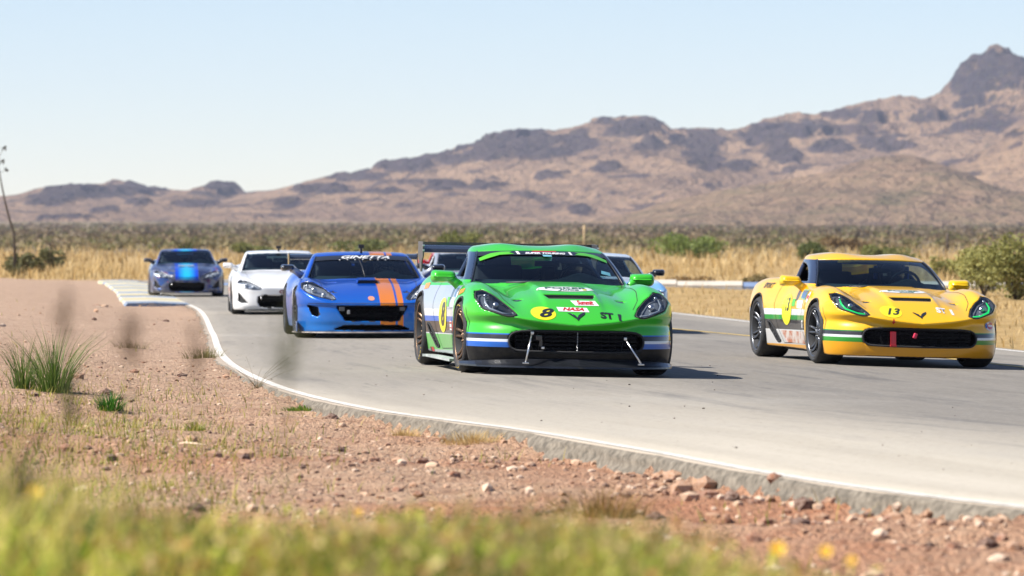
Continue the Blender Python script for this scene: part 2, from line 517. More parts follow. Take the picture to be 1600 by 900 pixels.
# ---- low white and blue barrier blocks across the field behind the cars
bar = tag(empty('low_barrier', (6.0, 140.0, float(ground_z(6.0, 140.0)))), 'low white and blue concrete barrier crossing the dry field behind the cars', 'barrier')
bm_w = simple('barrier_white', srgb(232, 222, 204), 0.8, var=0.12, scale=3)
bm_b = simple('barrier_blue', srgb(138, 160, 196), 0.8, var=0.12, scale=3)
def block_mesh(L):
    prof = [(-0.20, 0.0), (-0.20, 0.07), (-0.10, 0.20), (0.10, 0.20), (0.20, 0.07), (0.20, 0.0)]
    Vv = [(-L / 2, y, z) for y, z in prof] + [(L / 2, y, z) for y, z in prof]
    n = len(prof)
    Ff = [(i, i + 1, n + i + 1, n + i) for i in range(n - 1)] + [tuple(range(n - 1, -1, -1)), tuple(range(n, 2 * n))]
    return new_mesh('barrier_block', Vv, Ff)
bmw = block_mesh(1.98); bmw.materials.append(bm_w)
bmb = block_mesh(1.98); bmb.materials.append(bm_b)
for k in range(-7, 12):
    x = 6.0 + k * 2.0
    y = 140.0 + 0.10 * k * k * 0.1
    o = obj('barrier_block', bmw if (k % 4) in (0, 3) else bmb, None, bar)
    o.location = (x - 6.0, y - 140.0, float(ground_z(x, y)) - bar.location.z + 0.02)
    o.rotation_euler = (0, 0, 0.02 * k * 0.1)

# ---- mountains
def ridge(pts, D):
    p = np.array(pts, float)
    return (p[:, 0] - 800) / FPX * D, CAM_H + (HOR - p[:, 1]) / FPX * D
MD = 4200.0
rx, rz_ = ridge([(-900, 330), (-500, 318), (-200, 322), (0, 311), (60, 299), (130, 289), (200, 285), (240, 295), (290, 301), (320, 297), (345, 288), (365, 291), (388, 303), (420, 300), (500, 281),
                (560, 269), (640, 248), (700, 237), (760, 222), (850, 207), (930, 193), (985, 188), (1025, 193), (1060, 206), (1110, 203), (1150, 206), (1200, 193), (1290, 181),
                (1360, 166), (1420, 160), (1466, 148), (1484, 133), (1503, 116), (1528, 102), (1550, 94), (1574, 100), (1600, 110), (1640, 130), (1700, 154), (1900, 195), (2300, 240), (2700, 300)], MD)
F1D = 2350.0
f1x, f1z = ridge([(700, 372), (860, 358), (930, 344), (1000, 326), (1100, 303), (1200, 286), (1300, 266), (1370, 249), (1420, 246), (1460, 254), (1500, 272), (1560, 292), (1620, 300), (1900, 330), (2300, 360)], F1D)
F2D = 2950.0
f2x, f2z = ridge([(1250, 380), (1400, 300), (1470, 268), (1520, 246), (1560, 226), (1600, 202), (1660, 170), (1740, 140), (1900, 120), (2200, 160), (2600, 260)], F2D)
mx = axis_grid([(-1150, -560, 12), (-560, 560, 2.6), (560, 1150, 12)])
my = axis_grid([(1900, 3000, 9), (3000, 4260, 7), (4260, 5200, 40)])
MX, MY = np.meshgrid(mx, my, indexing='ij')
def plain(Y): return ground_z(np.zeros_like(Y) - 200.0, Y)
base_h = ground_z(MX, MY)
def hill(xs, zs, D, w_front, w_back, power, wob_amp, seed):
    wx = MX + (fbm(MX / 160, MY / 160, 4, seed) - 0.5) * wob_amp
    top = pchip(xs, zs, wx)
    # compensate perspective widening so that spurs run towards the viewer
    t = np.where(MY < D, 1 - (D - MY) / w_front, 1 - (MY - D) / w_back)
    sp = (fbm(MX / 95 + MY / 700, MY / 420, 5, seed + 3, 0.5, True) - 0.5)
    tt = np.clip(t + sp * 0.34 * np.clip(1 - t, 0, 1) * np.clip(t * 3, 0, 1), 0, 1)
    return base_h - 3 + (top - base_h + 3) * tt ** power
h1 = hill(rx, rz_, MD, 1500, 900, 1.35, 0, 51)
h2 = hill(f1x, f1z, F1D, 480, 500, 1.0, 20, 61)
h3 = hill(f2x, f2z, F2D, 620, 700, 1.1, 20, 71)
H = np.maximum(np.maximum(h1, h2), np.maximum(h3, base_h - 2))
rel = np.clip((H - base_h) / 120, 0, 1.3)
# crags: terraces and cliffs
det = fbm(MX / 48, MY / 120, 6, 81, 0.55, True)
H = H + rel * (det - 0.55) * 24 * np.clip(1.15 - np.abs(MY - MD) / 2600, .4, 1)
ter = fbm(MX / 140, MY / 300, 4, 91)
cl = np.clip((ter - 0.50) * 7, 0, 1) * np.clip(rel * 2.2, 0, 1)
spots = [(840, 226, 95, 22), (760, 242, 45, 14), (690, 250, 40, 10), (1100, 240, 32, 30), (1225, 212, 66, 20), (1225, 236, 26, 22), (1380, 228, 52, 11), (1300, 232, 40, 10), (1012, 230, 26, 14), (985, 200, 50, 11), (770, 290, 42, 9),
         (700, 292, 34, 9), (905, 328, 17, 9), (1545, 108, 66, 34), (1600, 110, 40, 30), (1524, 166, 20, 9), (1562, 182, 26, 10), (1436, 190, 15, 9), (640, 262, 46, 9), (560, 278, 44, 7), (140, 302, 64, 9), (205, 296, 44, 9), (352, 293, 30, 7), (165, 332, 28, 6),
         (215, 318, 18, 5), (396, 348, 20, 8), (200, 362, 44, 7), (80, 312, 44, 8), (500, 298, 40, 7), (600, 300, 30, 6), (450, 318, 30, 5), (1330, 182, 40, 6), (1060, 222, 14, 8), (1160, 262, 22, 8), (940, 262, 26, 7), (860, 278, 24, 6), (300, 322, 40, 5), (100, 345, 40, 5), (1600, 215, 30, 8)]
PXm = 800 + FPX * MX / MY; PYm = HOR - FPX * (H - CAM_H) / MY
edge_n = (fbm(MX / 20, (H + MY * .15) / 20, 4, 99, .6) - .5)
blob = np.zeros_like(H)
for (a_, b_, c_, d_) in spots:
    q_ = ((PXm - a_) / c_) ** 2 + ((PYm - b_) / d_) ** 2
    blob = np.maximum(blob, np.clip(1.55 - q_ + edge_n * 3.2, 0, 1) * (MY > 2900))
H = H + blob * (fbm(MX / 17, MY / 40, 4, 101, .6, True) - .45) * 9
step = 13.0
Hs = (np.floor(H / step) + ss(((H / step) % 1.0 - 0.5) * 2.6 + 0.5)) * step
H = H * (1 - cl * 0.85) + Hs * cl * 0.85 + rel * (fbm(MX / 16, MY / 26, 4, 95, 0.6, True) - 0.5) * 8.0
V = np.stack([MX.ravel(), MY.ravel(), H.ravel()], 1)
nxm, nym = len(mx), len(my)
ii, jj = np.meshgrid(np.arange(nxm - 1), np.arange(nym - 1), indexing='ij')
a0 = (ii * nym + jj).ravel()
F = np.stack([a0, a0 + nym, a0 + nym + 1, a0 + 1], 1)
me = new_mesh('mountain_range', V, F, True)
a = me.attributes.new('crag', 'FLOAT', 'POINT'); a.data.foreach_set('value', cl.ravel().astype(np.float32))
a = me.attributes.new('outcrop', 'FLOAT', 'POINT'); a.data.foreach_set('value', blob.ravel().astype(np.float32))
M = Mat('mountain_rock', (0.3, 0.22, 0.18, 1), 0.95, spec=0.1)
P_ = M.pos()
geo = M._geo
nx_, ny_, nz_ = M.xyz(geo.outputs['Normal'])
px, py, pz = M.xyz(P_)
at = M.node('ShaderNodeAttribute', attribute_name='crag'); cg = E(at.outputs['Fac'])
nA = M.noise(M.scaled(P_, (1, 0.4, 1.3)), 0.012, 7, 0.6)
nB = M.noise(M.scaled(P_, (1, 0.5, 1)), 0.07, 5, 0.65)
nC = M.noise(M.scaled(P_, (1, 0.35, 1.6)), 0.028, 6, 0.62)
c = M.mix(ramp01(nA, 0.35, 0.65), srgb(130, 106, 86), srgb(164, 135, 106))
c = M.mix(ramp01(nB, 0.5, 0.7) * 0.55, c, srgb(98, 82, 76))
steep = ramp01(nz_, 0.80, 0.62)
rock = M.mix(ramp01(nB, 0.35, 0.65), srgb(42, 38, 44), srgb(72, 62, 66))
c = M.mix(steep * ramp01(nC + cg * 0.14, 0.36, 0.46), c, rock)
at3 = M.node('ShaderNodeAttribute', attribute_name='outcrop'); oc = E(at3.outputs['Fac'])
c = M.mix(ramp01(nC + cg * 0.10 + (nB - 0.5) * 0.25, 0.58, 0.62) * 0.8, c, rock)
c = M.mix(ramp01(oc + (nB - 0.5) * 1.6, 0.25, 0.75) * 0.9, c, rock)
nD = M.noise(P_, 0.22, 3, 0.6)
c = M.mix(ramp01(nD + ramp01(py, 2700, 2450) * 0.05, 0.55, 0.62) * 0.65, c, srgb(84, 78, 58))
low = ramp01(py, 2700, 2450)
veg = M.mix(ramp01(nB, 0.4, 0.6), srgb(98, 92, 64), srgb(152, 126, 98))
c = M.mix(low * ramp01(nC, 0.42, 0.62) * 0.8, c, veg)
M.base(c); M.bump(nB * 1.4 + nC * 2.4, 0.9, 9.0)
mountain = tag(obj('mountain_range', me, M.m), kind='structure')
# ================================================================== CAR BODIES
def smax(a, b, k):
    h = np.clip(0.5 + 0.5 * (a - b) / k, 0, 1)
    return b + (a - b) * h + k * h * (1 - h)
def smin(a, b, k): return -smax(-a, -b, k)
def poly_sdf(px, py, poly):
    """signed distance to a closed polygon (negative inside); px, py broadcast arrays"""
    poly = np.array(poly, float); n = len(poly)
    d = np.full(np.broadcast(px, py).shape, 1e9); s = np.ones(d.shape)
    for i in range(n):
        a = poly[i]; b = poly[i - 1]
        ex, ey = b[0] - a[0], b[1] - a[1]
        wx, wy = px - a[0], py - a[1]
        t = np.clip((wx * ex + wy * ey) / (ex * ex + ey * ey), 0, 1)
        bx, by = wx - ex * t, wy - ey * t
        d = np.minimum(d, bx * bx + by * by)
        c1 = py >= a[1]; c2 = py < b[1]; c3 = ex * wy > ey * wx
        fl = (c1 & c2 & c3) | (~c1 & ~c2 & ~c3)
        s = np.where(fl, -s, s)
    return s * np.sqrt(d)

def surface_nets(f, org, h):
    nx, ny, nz = f.shape
    corners = [(i, j, k) for i in (0, 1) for j in (0, 1) for k in (0, 1)]
    ins = f < 0
    cnt = np.zeros((nx - 1, ny - 1, nz - 1), np.int8)
    for (i, j, k) in corners: cnt += ins[i:nx - 1 + i, j:ny - 1 + j, k:nz - 1 + k]
    act = (cnt > 0) & (cnt < 8)
    idx = np.argwhere(act)
    vals = np.stack([f[idx[:, 0] + i, idx[:, 1] + j, idx[:, 2] + k] for (i, j, k) in corners], 1)
    acc = np.zeros((len(idx), 3)); num = np.zeros(len(idx))
    for a in range(8):
        for b in range(a + 1, 8):
            ca, cb = np.array(corners[a]), np.array(corners[b])
            if np.abs(ca - cb).sum() != 1: continue
            va, vb = vals[:, a], vals[:, b]
            m = (va < 0) != (vb < 0)
            t = np.where(m, va / np.where(m, va - vb, 1), 0)
            acc += np.where(m[:, None], ca + (cb - ca) * t[:, None], 0); num += m
    pos = (idx + acc / num[:, None]) * h + np.array(org)
    vid = np.full(act.shape, -1, np.int64); vid[act] = np.arange(len(idx))
    faces = []
    for ax in range(3):
        sl0 = [slice(None)] * 3; sl1 = [slice(None)] * 3
        sl0[ax] = slice(0, -1); sl1[ax] = slice(1, None)
        ch = ins[tuple(sl0)] != ins[tuple(sl1)]
        e = np.argwhere(ch)
        o1, o2 = [(1, 2), (2, 0), (0, 1)][ax]
        lim = np.array(act.shape)
        ok = (e[:, o1] >= 1) & (e[:, o2] >= 1) & (e[:, o1] < lim[o1]) & (e[:, o2] < lim[o2]) & (e[:, ax] < lim[ax])
        e = e[ok]
        def cell(d1, d2):
            q = e.copy(); q[:, o1] -= d1; q[:, o2] -= d2
            return vid[q[:, 0], q[:, 1], q[:, 2]]
        quad = np.stack([cell(1, 1), cell(0, 1), cell(0, 0), cell(1, 0)], 1)
        flip = ~ins[tuple(sl0)][e[:, 0] if ax != 9 else 0, e[:, 1], e[:, 2]]
        quad[flip] = quad[flip][:, ::-1]
        faces.append(quad)
    faces = np.concatenate(faces)
    faces = faces[(faces >= 0).all(1)]
    return pos, faces, idx

def mirror_x(pos, faces, first_layer):
    pos = pos.copy(); pos[first_layer, 0] = 0.0
    n = len(pos)
    new_id = np.arange(n) + n
    new_id[first_layer] = np.where(first_layer)[0]
    keep = ~first_layer
    remap = np.full(2 * n, -1); remap[:n] = np.arange(n)
    remap[n:][keep] = n + np.arange(keep.sum())
    pm = pos[keep] * np.array([-1, 1, 1])
    fm = remap[new_id[faces]][:, ::-1]
    # drop the faces that lie within the mirror plane strip twice
    P2 = np.concatenate([pos, pm])
    allf = np.concatenate([faces, fm])
    deg = (first_layer[np.clip(faces, 0, n - 1)]).all(1)
    allf = np.concatenate([faces[~deg], fm[~deg]])
    return P2, allf

class Design:
    """a car shape described by side profile, plan, fender tables and a greenhouse; y runs rearwards from the front axle"""
    def __init__(s, P, h=0.011):
        s.P = P
        W = max(v for _, v in P['plan']) + 0.04
        y0, y1 = P['y0'] - 0.05, P['y1'] + 0.05
        x = np.arange(-h / 2, W + h, h); y = np.arange(y0, y1, h); z = np.arange(0.04, P['zmax'] + 0.06, h)
        s.x, s.y, s.z, s.h = x, y, z, h
        X = x[:, None, None]; Y = y[None, :, None]; Z = z[None, None, :]
        ax = np.abs(x)
        xs = np.array(P['top_x']); T = np.array([r[1] for r in P['top']]); ty = np.array([r[0] for r in P['top']])
        col = pchip(ty, T.T, y)                       # (ncol, ny)
        xs_m = np.concatenate([-xs[1:3][::-1], xs]); col_m = np.concatenate([col[1:3][::-1], col], 0)
        ztop = pchip(xs_m, col_m.T, ax).T             # (nx, ny)
        s.ztop = ztop
        w = cr(P['plan'], y)[:, None] - cr(P['side_in'], z)[None, :]
        yf = cr(P['front'], ax)[:, None] + cr(P['front_z'], (z[None, :] - P.get('lift', 0) * np.minimum(ax, .58)[:, None] ** 2))
        yr = cr(P['rear'], ax)[:, None] + cr(P['rear_z'], z)[None, :]
        k1 = P.get('k_edge', 0.05)
        f = smax((Z - ztop[:, :, None]) * 0.9, np.abs(X) - w[None], k1)
        f = smax(f, yf[:, None, :] - Y, P.get('k_front', 0.022))
        f = smax(f, Y - yr[:, None, :], 0.05)
        zb = cr(P['bottom'], y)
        f = smax(f, zb[None, :, None] - Z, 0.02)
        # greenhouse
        yp = y[None, :] - P['sweep'] * ax[:, None] ** 2
        zc = cr(P['cab'], yp) - P['crown'] * ax[:, None] ** 2 - P.get('crown4', 0.25) * ax[:, None] ** 4
        if 'bubble' in P: zc = zc + P['bubble'] * np.exp(-((ax[:, None] - 0.36) / 0.17) ** 2) * ss((yp - P['ws'][1]) / 0.25)
        s.zc = zc; s.yp = yp
        wc = cr(P['cab_w'], y)[:, None] - P['tumble'] * np.clip(z - P['belt'], -0.02, None)[None, :]
        s.wc = wc
        fc_top = (Z - zc[:, :, None]) * 0.88
        fc_side = (np.abs(X) - wc[None]) * 0.88
        fcab = smax(fc_top, fc_side, P.get('k_cab', 0.06))
        fcab = np.maximum(fcab, 0.5 - Z)
        skin = smin(f, fcab, P.get('k_join', 0.03))
        s.skin = skin
        g = skin.copy()
        mat = np.zeros(g.shape, np.int8)
        # carved openings: grille, lamps, vents
        for (plane, poly, depth, cond, mi) in P['carve']:
            if plane == 'xz': d = poly_sdf(ax[:, None], z[None, :], poly)[:, None, :]
            elif plane == 'xy': d = poly_sdf(ax[:, None], y[None, :], poly)[:, :, None]
            else: d = poly_sdf(y[:, None], z[None, :], poly)[None]
            c = np.maximum(np.maximum(d, -skin - depth), cond(X, Y, Z))
            g = smax(g, -c, 1.3 * h)
            mat = np.where((c < 1.2 * h) & (skin < -0.010), mi, mat)
        # wheel arches
        for (ya, za, ra, xi) in P['arches']:
            c = np.maximum(np.sqrt((Y - ya) ** 2 + (Z - za) ** 2) - ra, xi - np.abs(X))
            g = smax(g, -c, 2.0 * h)
            mat = np.where((c < 1.2 * h) & (skin < -0.012), 1, mat)
        # cabin hollow
        wb = cr(P['cab_w'], y)
        inner = np.maximum(fc_top + 0.05, np.maximum((np.abs(X) - np.minimum(wc, (wb - 0.0)[:, None])[None]) + 0.05, P['floor'] - Z))
        inner = np.maximum(inner, np.maximum((P['ws'][0] + 0.02) - s.yp[:, :, None], Y - P['cav_end']))
        g = np.maximum(g, -inner)
        mat = np.where((inner < 1.2 * h) & (skin < -0.02), 1, mat)
        # windows
        zcw = zc[:, :, None]
        wedge = np.abs(X) - (wc[None] - P['pillar'])
        ws = np.maximum(np.maximum(np.abs(Z - zcw) - 0.10, wedge), np.maximum(P['ws'][0] - s.yp[:, :, None], s.yp[:, :, None] - P['ws'][1]))
        ws = np.maximum(ws, P['cowl'] - Z)
        rw = np.maximum(np.maximum(np.abs(Z - zcw) - 0.10, wedge + 0.02), np.maximum(P['rw'][0] - Y, Y - P['rw'][1]))
        sw = np.maximum(np.maximum(0.3 - np.abs(X), P['belt'] + P.get('sill', 0.03) - Z), np.maximum(Z - zcw + P['rail'], np.maximum(P['sw'][0] - Y, Y - P['sw'][1] - (P['belt'] - Z) * P.get('sw_rake', 0.6))))
        for q in (ws, rw, sw):
            g = smax(g, -q, 1.3 * h)
        org = (x[0], y[0], z[0])
        pos, faces, idx = surface_nets(g, org, h)
        fm = mat[idx[:, 0], idx[:, 1], idx[:, 2]]
        for d in ((1, 0, 0), (0, 1, 0), (0, 0, 1), (1, 1, 1)):
            fm = np.maximum(fm, mat[np.minimum(idx[:, 0] + d[0], mat.shape[0] - 1), np.minimum(idx[:, 1] + d[1], mat.shape[1] - 1), np.minimum(idx[:, 2] + d[2], mat.shape[2] - 1)])
        nface = len(faces)
        # a face is dark lining only when it really faces the hollow
        face_mat = np.min(fm[faces], 1)
        zc_face = pos[faces][:, :, 2].mean(1)
        nrm = np.cross(pos[faces[:, 2]] - pos[faces[:, 0]], pos[faces[:, 3]] - pos[faces[:, 1]])
        nz = nrm[:, 2] / (np.linalg.norm(nrm, axis=1) + 1e-12)
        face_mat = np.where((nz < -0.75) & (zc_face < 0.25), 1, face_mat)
        P2, F2 = mirror_x(pos, faces, idx[:, 0] == 0)
        deg = ((idx[:, 0] == 0)[faces]).all(1)
        fmat = np.concatenate([face_mat[~deg], face_mat[~deg]])
        s.body = new_mesh('body', P2, F2, True)
        s.body.polygons.foreach_set('material_index', fmat.astype(np.int32))
        s.body_verts, s.body_faces = P2, F2
        # closed outer skin: what stickers and lenses are laid on
        pos, faces, idx = surface_nets(skin, org, h)
        P3, F3 = mirror_x(pos, faces, idx[:, 0] == 0)
        s.bvh = BVHTree.FromPolygons(P3.tolist(), F3.tolist())
        s.windshield = s.pane(lambda: np.maximum(np.maximum(P['ws'][0] - yp, yp - P['ws'][1]), ax[:, None] - (s._wc_at(zc) - P['pillar'])), 0.022)
        s.rear_window = s.pane(lambda: np.maximum(np.maximum(P['rw'][0] - y[None, :], y[None, :] - P['rw'][1]), ax[:, None] - (s._wc_at(zc) - P['pillar'] - 0.02)), 0.022)
        s.side_window = s.side_pane()
    def _wc_at(s, zc):
        return cr(s.P['cab_w'], s.y)[None, :] - s.P['tumble'] * np.clip(zc - s.P['belt'], -0.02, None)
    def pane(s, fn, grow):
        d = fn() < grow
        st = 2
        nx, ny = s.zc.shape
        ids = {}; V, F = [], []
        def vid(i, j, sg):
            k = (i, j, sg if i > 0 else 1)
            if k not in ids:
                ids[k] = len(V); V.append((max(s.x[i], 0) * sg if i > 0 else 0.0, s.y[j], s.zc[i, j] - 0.010))
            return ids[k]
        for i in range(0, nx - st, st):
            for j in range(0, ny - st, st):
                if d[i, j] and d[min(i + st, nx - 1), j] and d[i, min(j + st, ny - 1)] and d[i + st, j + st]:
                    for sg in (1, -1):
                        q = [vid(i, j, sg), vid(i + st, j, sg), vid(i + st, j + st, sg), vid(i, j + st, sg)]
                        F.append(tuple(q if sg > 0 else q[::-1]))
        return new_mesh('pane', V, F, True)
    def side_pane(s):
        P = s.P; V, F = [], []; ids = {}
        st = 2
        j0 = np.searchsorted(s.y, P['sw'][0] - 0.02); j1 = np.searchsorted(s.y, P['sw'][1] + 0.02)
        k0 = np.searchsorted(s.z, P['belt'] + P.get('sill', 0.03) - 0.02)
        def ok(j, k):
            xw = s.wc[j, k]; i = min(int((xw - s.x[0]) / s.h), len(s.x) - 1)
            return s.z[k] < s.zc[i, j] - P['rail'] + 0.025 and s.y[j] < P['sw'][1] + (P['belt'] - s.z[k]) * P.get('sw_rake', 0.6) + 0.025
        for j in range(j0, j1, st):
            for k in range(k0, len(s.z) - st, st):
                if all(ok(a, b) for a in (j, j + st) for b in (k, k + st)):
                    q = []
                    for (a, b) in ((j, k), (j + st, k), (j + st, k + st), (j, k + st)):
                        if (a, b) not in ids: ids[(a, b)] = len(V); V.append((s.wc[a, b] - 0.014, s.y[a], s.z[b]))
                        q.append(ids[(a, b)])
                    F.append(tuple(q))
        return (V, F)
    def cast(s, o, d):
        return s.bvh.ray_cast(Vector(o), Vector(d), 20.0)

def grid_poly(poly, step=0.02):
    """2d polygon -> triangulated and subdivided (verts2d, faces)"""
    bm = bmesh.new()
    vs_ = [bm.verts.new((p[0], p[1], 0)) for p in poly]
    bm.faces.new(vs_)
    xs = [p[0] for p in poly]; ys = [p[1] for p in poly]
    for (lo, hi, nrm, mk) in ((min(xs), max(xs), (1, 0, 0), lambda v: (v, 0, 0)), (min(ys), max(ys), (0, 1, 0), lambda v: (0, v, 0))):
        v = lo + step
        while v < hi:
            bmesh.ops.bisect_plane(bm, geom=bm.verts[:] + bm.edges[:] + bm.faces[:], plane_co=mk(v), plane_no=nrm)
            v += step
    bmesh.ops.triangulate(bm, faces=[f for f in bm.faces if len(f.verts) > 4])
    bm.verts.index_update()
    V = [(v.co.x, v.co.y) for v in bm.verts]; F = [tuple(v.index for v in f.verts) for f in bm.faces]
    bm.free()
    return V, F
def text_poly(body, size=0.1, shear=0.0, bold=0.0, step=0.03, align='CENTER'):
    cu = bpy.data.curves.new('t', 'FONT'); cu.body = body; cu.size = size; cu.shear = shear; cu.offset = bold
    cu.align_x = align; cu.align_y = 'CENTER'; cu.resolution_u = 3
    o = bpy.data.objects.new('t', cu); COL.objects.link(o)
    dg = bpy.context.evaluated_depsgraph_get()
    me = bpy.data.meshes.new_from_object(o.evaluated_get(dg))
    bm = bmesh.new(); bm.from_mesh(me)
    xs = [v.co.x for v in bm.verts]
    if xs:
        v = min(xs) + step
        while v < max(xs):
            bmesh.ops.bisect_plane(bm, geom=bm.verts[:] + bm.edges[:] + bm.faces[:], plane_co=(v, 0, 0), plane_no=(1, 0, 0))
            v += step
    bm.verts.index_update()
    V = [(q.co.x, q.co.y) for q in bm.verts]; F = [tuple(q.index for q in f.verts) for f in bm.faces]
    bm.free(); bpy.data.meshes.remove(me); bpy.data.objects.remove(o); bpy.data.curves.remove(cu)
    return V, F
def ellipse(cx, cy, rx, ry, n=28, rot=0.0):
    out = []
    for k in range(n):
        a = 2 * math.pi * k / n; u, v = rx * math.cos(a), ry * math.sin(a)
        out.append((cx + u * math.cos(rot) - v * math.sin(rot), cy + u * math.sin(rot) + v * math.cos(rot)))
    return out
def rect(cx, cy, w, h, skew=0.0):
    return [(cx - w / 2 - skew * h / 2, cy - h / 2), (cx + w / 2 - skew * h / 2, cy - h / 2), (cx + w / 2 + skew * h / 2, cy + h / 2), (cx - w / 2 + skew * h / 2, cy + h / 2)]
def shift(vf, cx, cy, rot=0.0, sx=1.0, sy=1.0):
    c, s_ = math.cos(rot), math.sin(rot)
    return [(cx + sx * u * c - sy * v * s_, cy + sx * u * s_ + sy * v * c) for u, v in vf[0]], vf[1]

def lay(design, vf, plane='front', off=0.003, side=1):
    """lay a flat figure on the skin. front: (x,z) thrown along +y; top: (x,y) along -z; side: (y,z) thrown along x"""
    V = []
    nx_ = None
    for (u, v) in vf[0]:
        if plane == 'front': hit = design.cast((u, -3, v), (0, 1, 0)); dflt = Vector((u, -0.9, v))
        elif plane == 'top': hit = design.cast((u, v, 3), (0, 0, -1)); dflt = Vector((u, v, 0.8))
        else: hit = design.cast((side * 3, u, v), (-side, 0, 0)); dflt = Vector((side * 0.9, u, v))
        p, n = hit[0], hit[1]
        if p is None: p, n = dflt, Vector((0, 0, 0))
        V.append(p + n * off)
    F = vf[1]
    if plane == 'side' and side > 0 or plane == 'top' or plane == 'front': pass
    me = new_mesh('decal', V, F, True)
    # make the figure face outwards
    want = {'front': Vector((0, -1, 0.2)), 'top': Vector((0, 0, 1)), 'side': Vector((side, 0, 0))}[plane]
    if len(me.polygons) and sum(p.normal.dot(want) * p.area for p in me.polygons) < 0: me.flip_normals()
    return me

# ------------------------------------------------------------------ car materials
def glass_mat(name, tint, rough=0.02, gain=0.75):
    M = Mat(name); nt = M.nt
    tr = M.node('ShaderNodeBsdfTransparent'); tr.inputs[0].default_value = tint
    gl = M.node('ShaderNodeBsdfGlossy'); gl.inputs['Roughness'].default_value = rough; gl.inputs[0].default_value = (1, 1, 1, 1)
    fr = M.node('ShaderNodeFresnel'); fr.inputs[0].default_value = 1.5
    mx_ = M.node('ShaderNodeMixShader')
    fac = (E(fr.outputs[0]) * gain).clamp()
    M.link(fac, mx_.inputs[0]); M.link(tr.outputs[0], mx_.inputs[1]); M.link(gl.outputs[0], mx_.inputs[2])
    M.link(mx_.outputs[0], nt.nodes['Material Output'].inputs[0])
    return M.m
GLASS = glass_mat('windscreen_glass', (0.30, 0.42, 0.46, 1))
GLASS_DARK = glass_mat('dark_window_glass', (0.12, 0.15, 0.17, 1))
LENS = glass_mat('lamp_lens', (0.80, 0.84, 0.88, 1), 0.03, 0.55)
LINING = simple('black_lining', (0.012, 0.012, 0.013, 1), 0.8)
LAMPBOWL = simple('lamp_bowl', (0.20, 0.215, 0.24, 1), 0.3, metal=0.5)
LAMPBRIGHT = simple('lamp_bowl_bright', (0.55, 0.56, 0.58, 1), 0.22, metal=0.9)
LAMPWHITE = simple('lamp_reflector', (0.62, 0.63, 0.65, 1), 0.35, metal=0.35)
BLACK = simple('black_plastic', (0.018, 0.018, 0.02, 1), 0.45)
GLOSSBLACK = simple('gloss_black', (0.012, 0.013, 0.016, 1), 0.25, coat=0.8)
CARBON = simple('carbon_panel', (0.035, 0.037, 0.042, 1), 0.3, coat=0.7, var=0.35, scale=40)
RUBBER = Mat('tyre_rubber', (0.022, 0.022, 0.023, 1), 0.75)
_n = RUBBER.noise(RUBBER.coord(), 30, 4); RUBBER.base(RUBBER.mix(ramp01(_n, 0.35, 0.7), (0.010, 0.010, 0.011, 1), (0.028, 0.027, 0.025, 1))); RUBBER = RUBBER.m
BRONZE = simple('bronze_wheel', (0.20, 0.125, 0.075, 1), 0.35, metal=0.85)
GUNMETAL = simple('gunmetal_wheel', (0.16, 0.165, 0.175, 1), 0.3, metal=0.9)
STEEL = simple('bright_steel', (0.6, 0.6, 0.6, 1), 0.3, metal=1.0)
DISC = simple('brake_disc', (0.15, 0.14, 0.13, 1), 0.4, metal=0.9)
WHITE_V = simple('white_vinyl', srgb(240, 240, 238), 0.35, coat=0.3)
BLACK_V = simple('black_vinyl', (0.012, 0.012, 0.012, 1), 0.35, coat=0.3)
RED_V = simple('red_vinyl', srgb(206, 22, 30), 0.35, coat=0.3)
YEL_V = simple('yellow_vinyl', srgb(236, 226, 20), 0.35, coat=0.3)
GREEN_V = simple('green_vinyl', srgb(90, 196, 30), 0.35, coat=0.3)
DKGREEN_V = simple('dark_green_vinyl', srgb(28, 96, 62), 0.4)
BLUE_V = simple('blue_vinyl', srgb(24, 90, 190), 0.35, coat=0.3)
ORANGE_V = simple('orange_vinyl', srgb(240, 150, 30), 0.35, coat=0.3)
SILVER_V = simple('silver_vinyl', srgb(190, 194, 200), 0.35, metal=0.5)
TEAL_V = simple('pale_teal_vinyl', srgb(120, 190, 205), 0.4)
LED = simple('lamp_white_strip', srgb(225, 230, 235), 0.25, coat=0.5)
INTERIOR = simple('dark_interior', (0.05, 0.055, 0.058, 1), 0.75, var=0.2)
DASH = simple('dashboard_grey', (0.10, 0.11, 0.11, 1), 0.7, var=0.15)
SEATBLK = simple('seat_black', (0.03, 0.03, 0.035, 1), 0.8)
CAGE = simple('cage_grey', (0.25, 0.26, 0.27, 1), 0.45)
SKIN_SUIT = simple('driver_suit', (0.02, 0.022, 0.03, 1), 0.85)
def led_on(name, col, s):
    M = Mat(name, col, 0.3); M.p.inputs['Emission Color'].default_value = col; M.p.inputs['Emission Strength'].default_value = s
    return M.m
LED_GREEN = led_on('green_running_lamp', srgb(30, 230, 110), 0.7)
LED_WARM = led_on('lit_headlamp', (1, 0.97, 0.9, 1), 3.0)

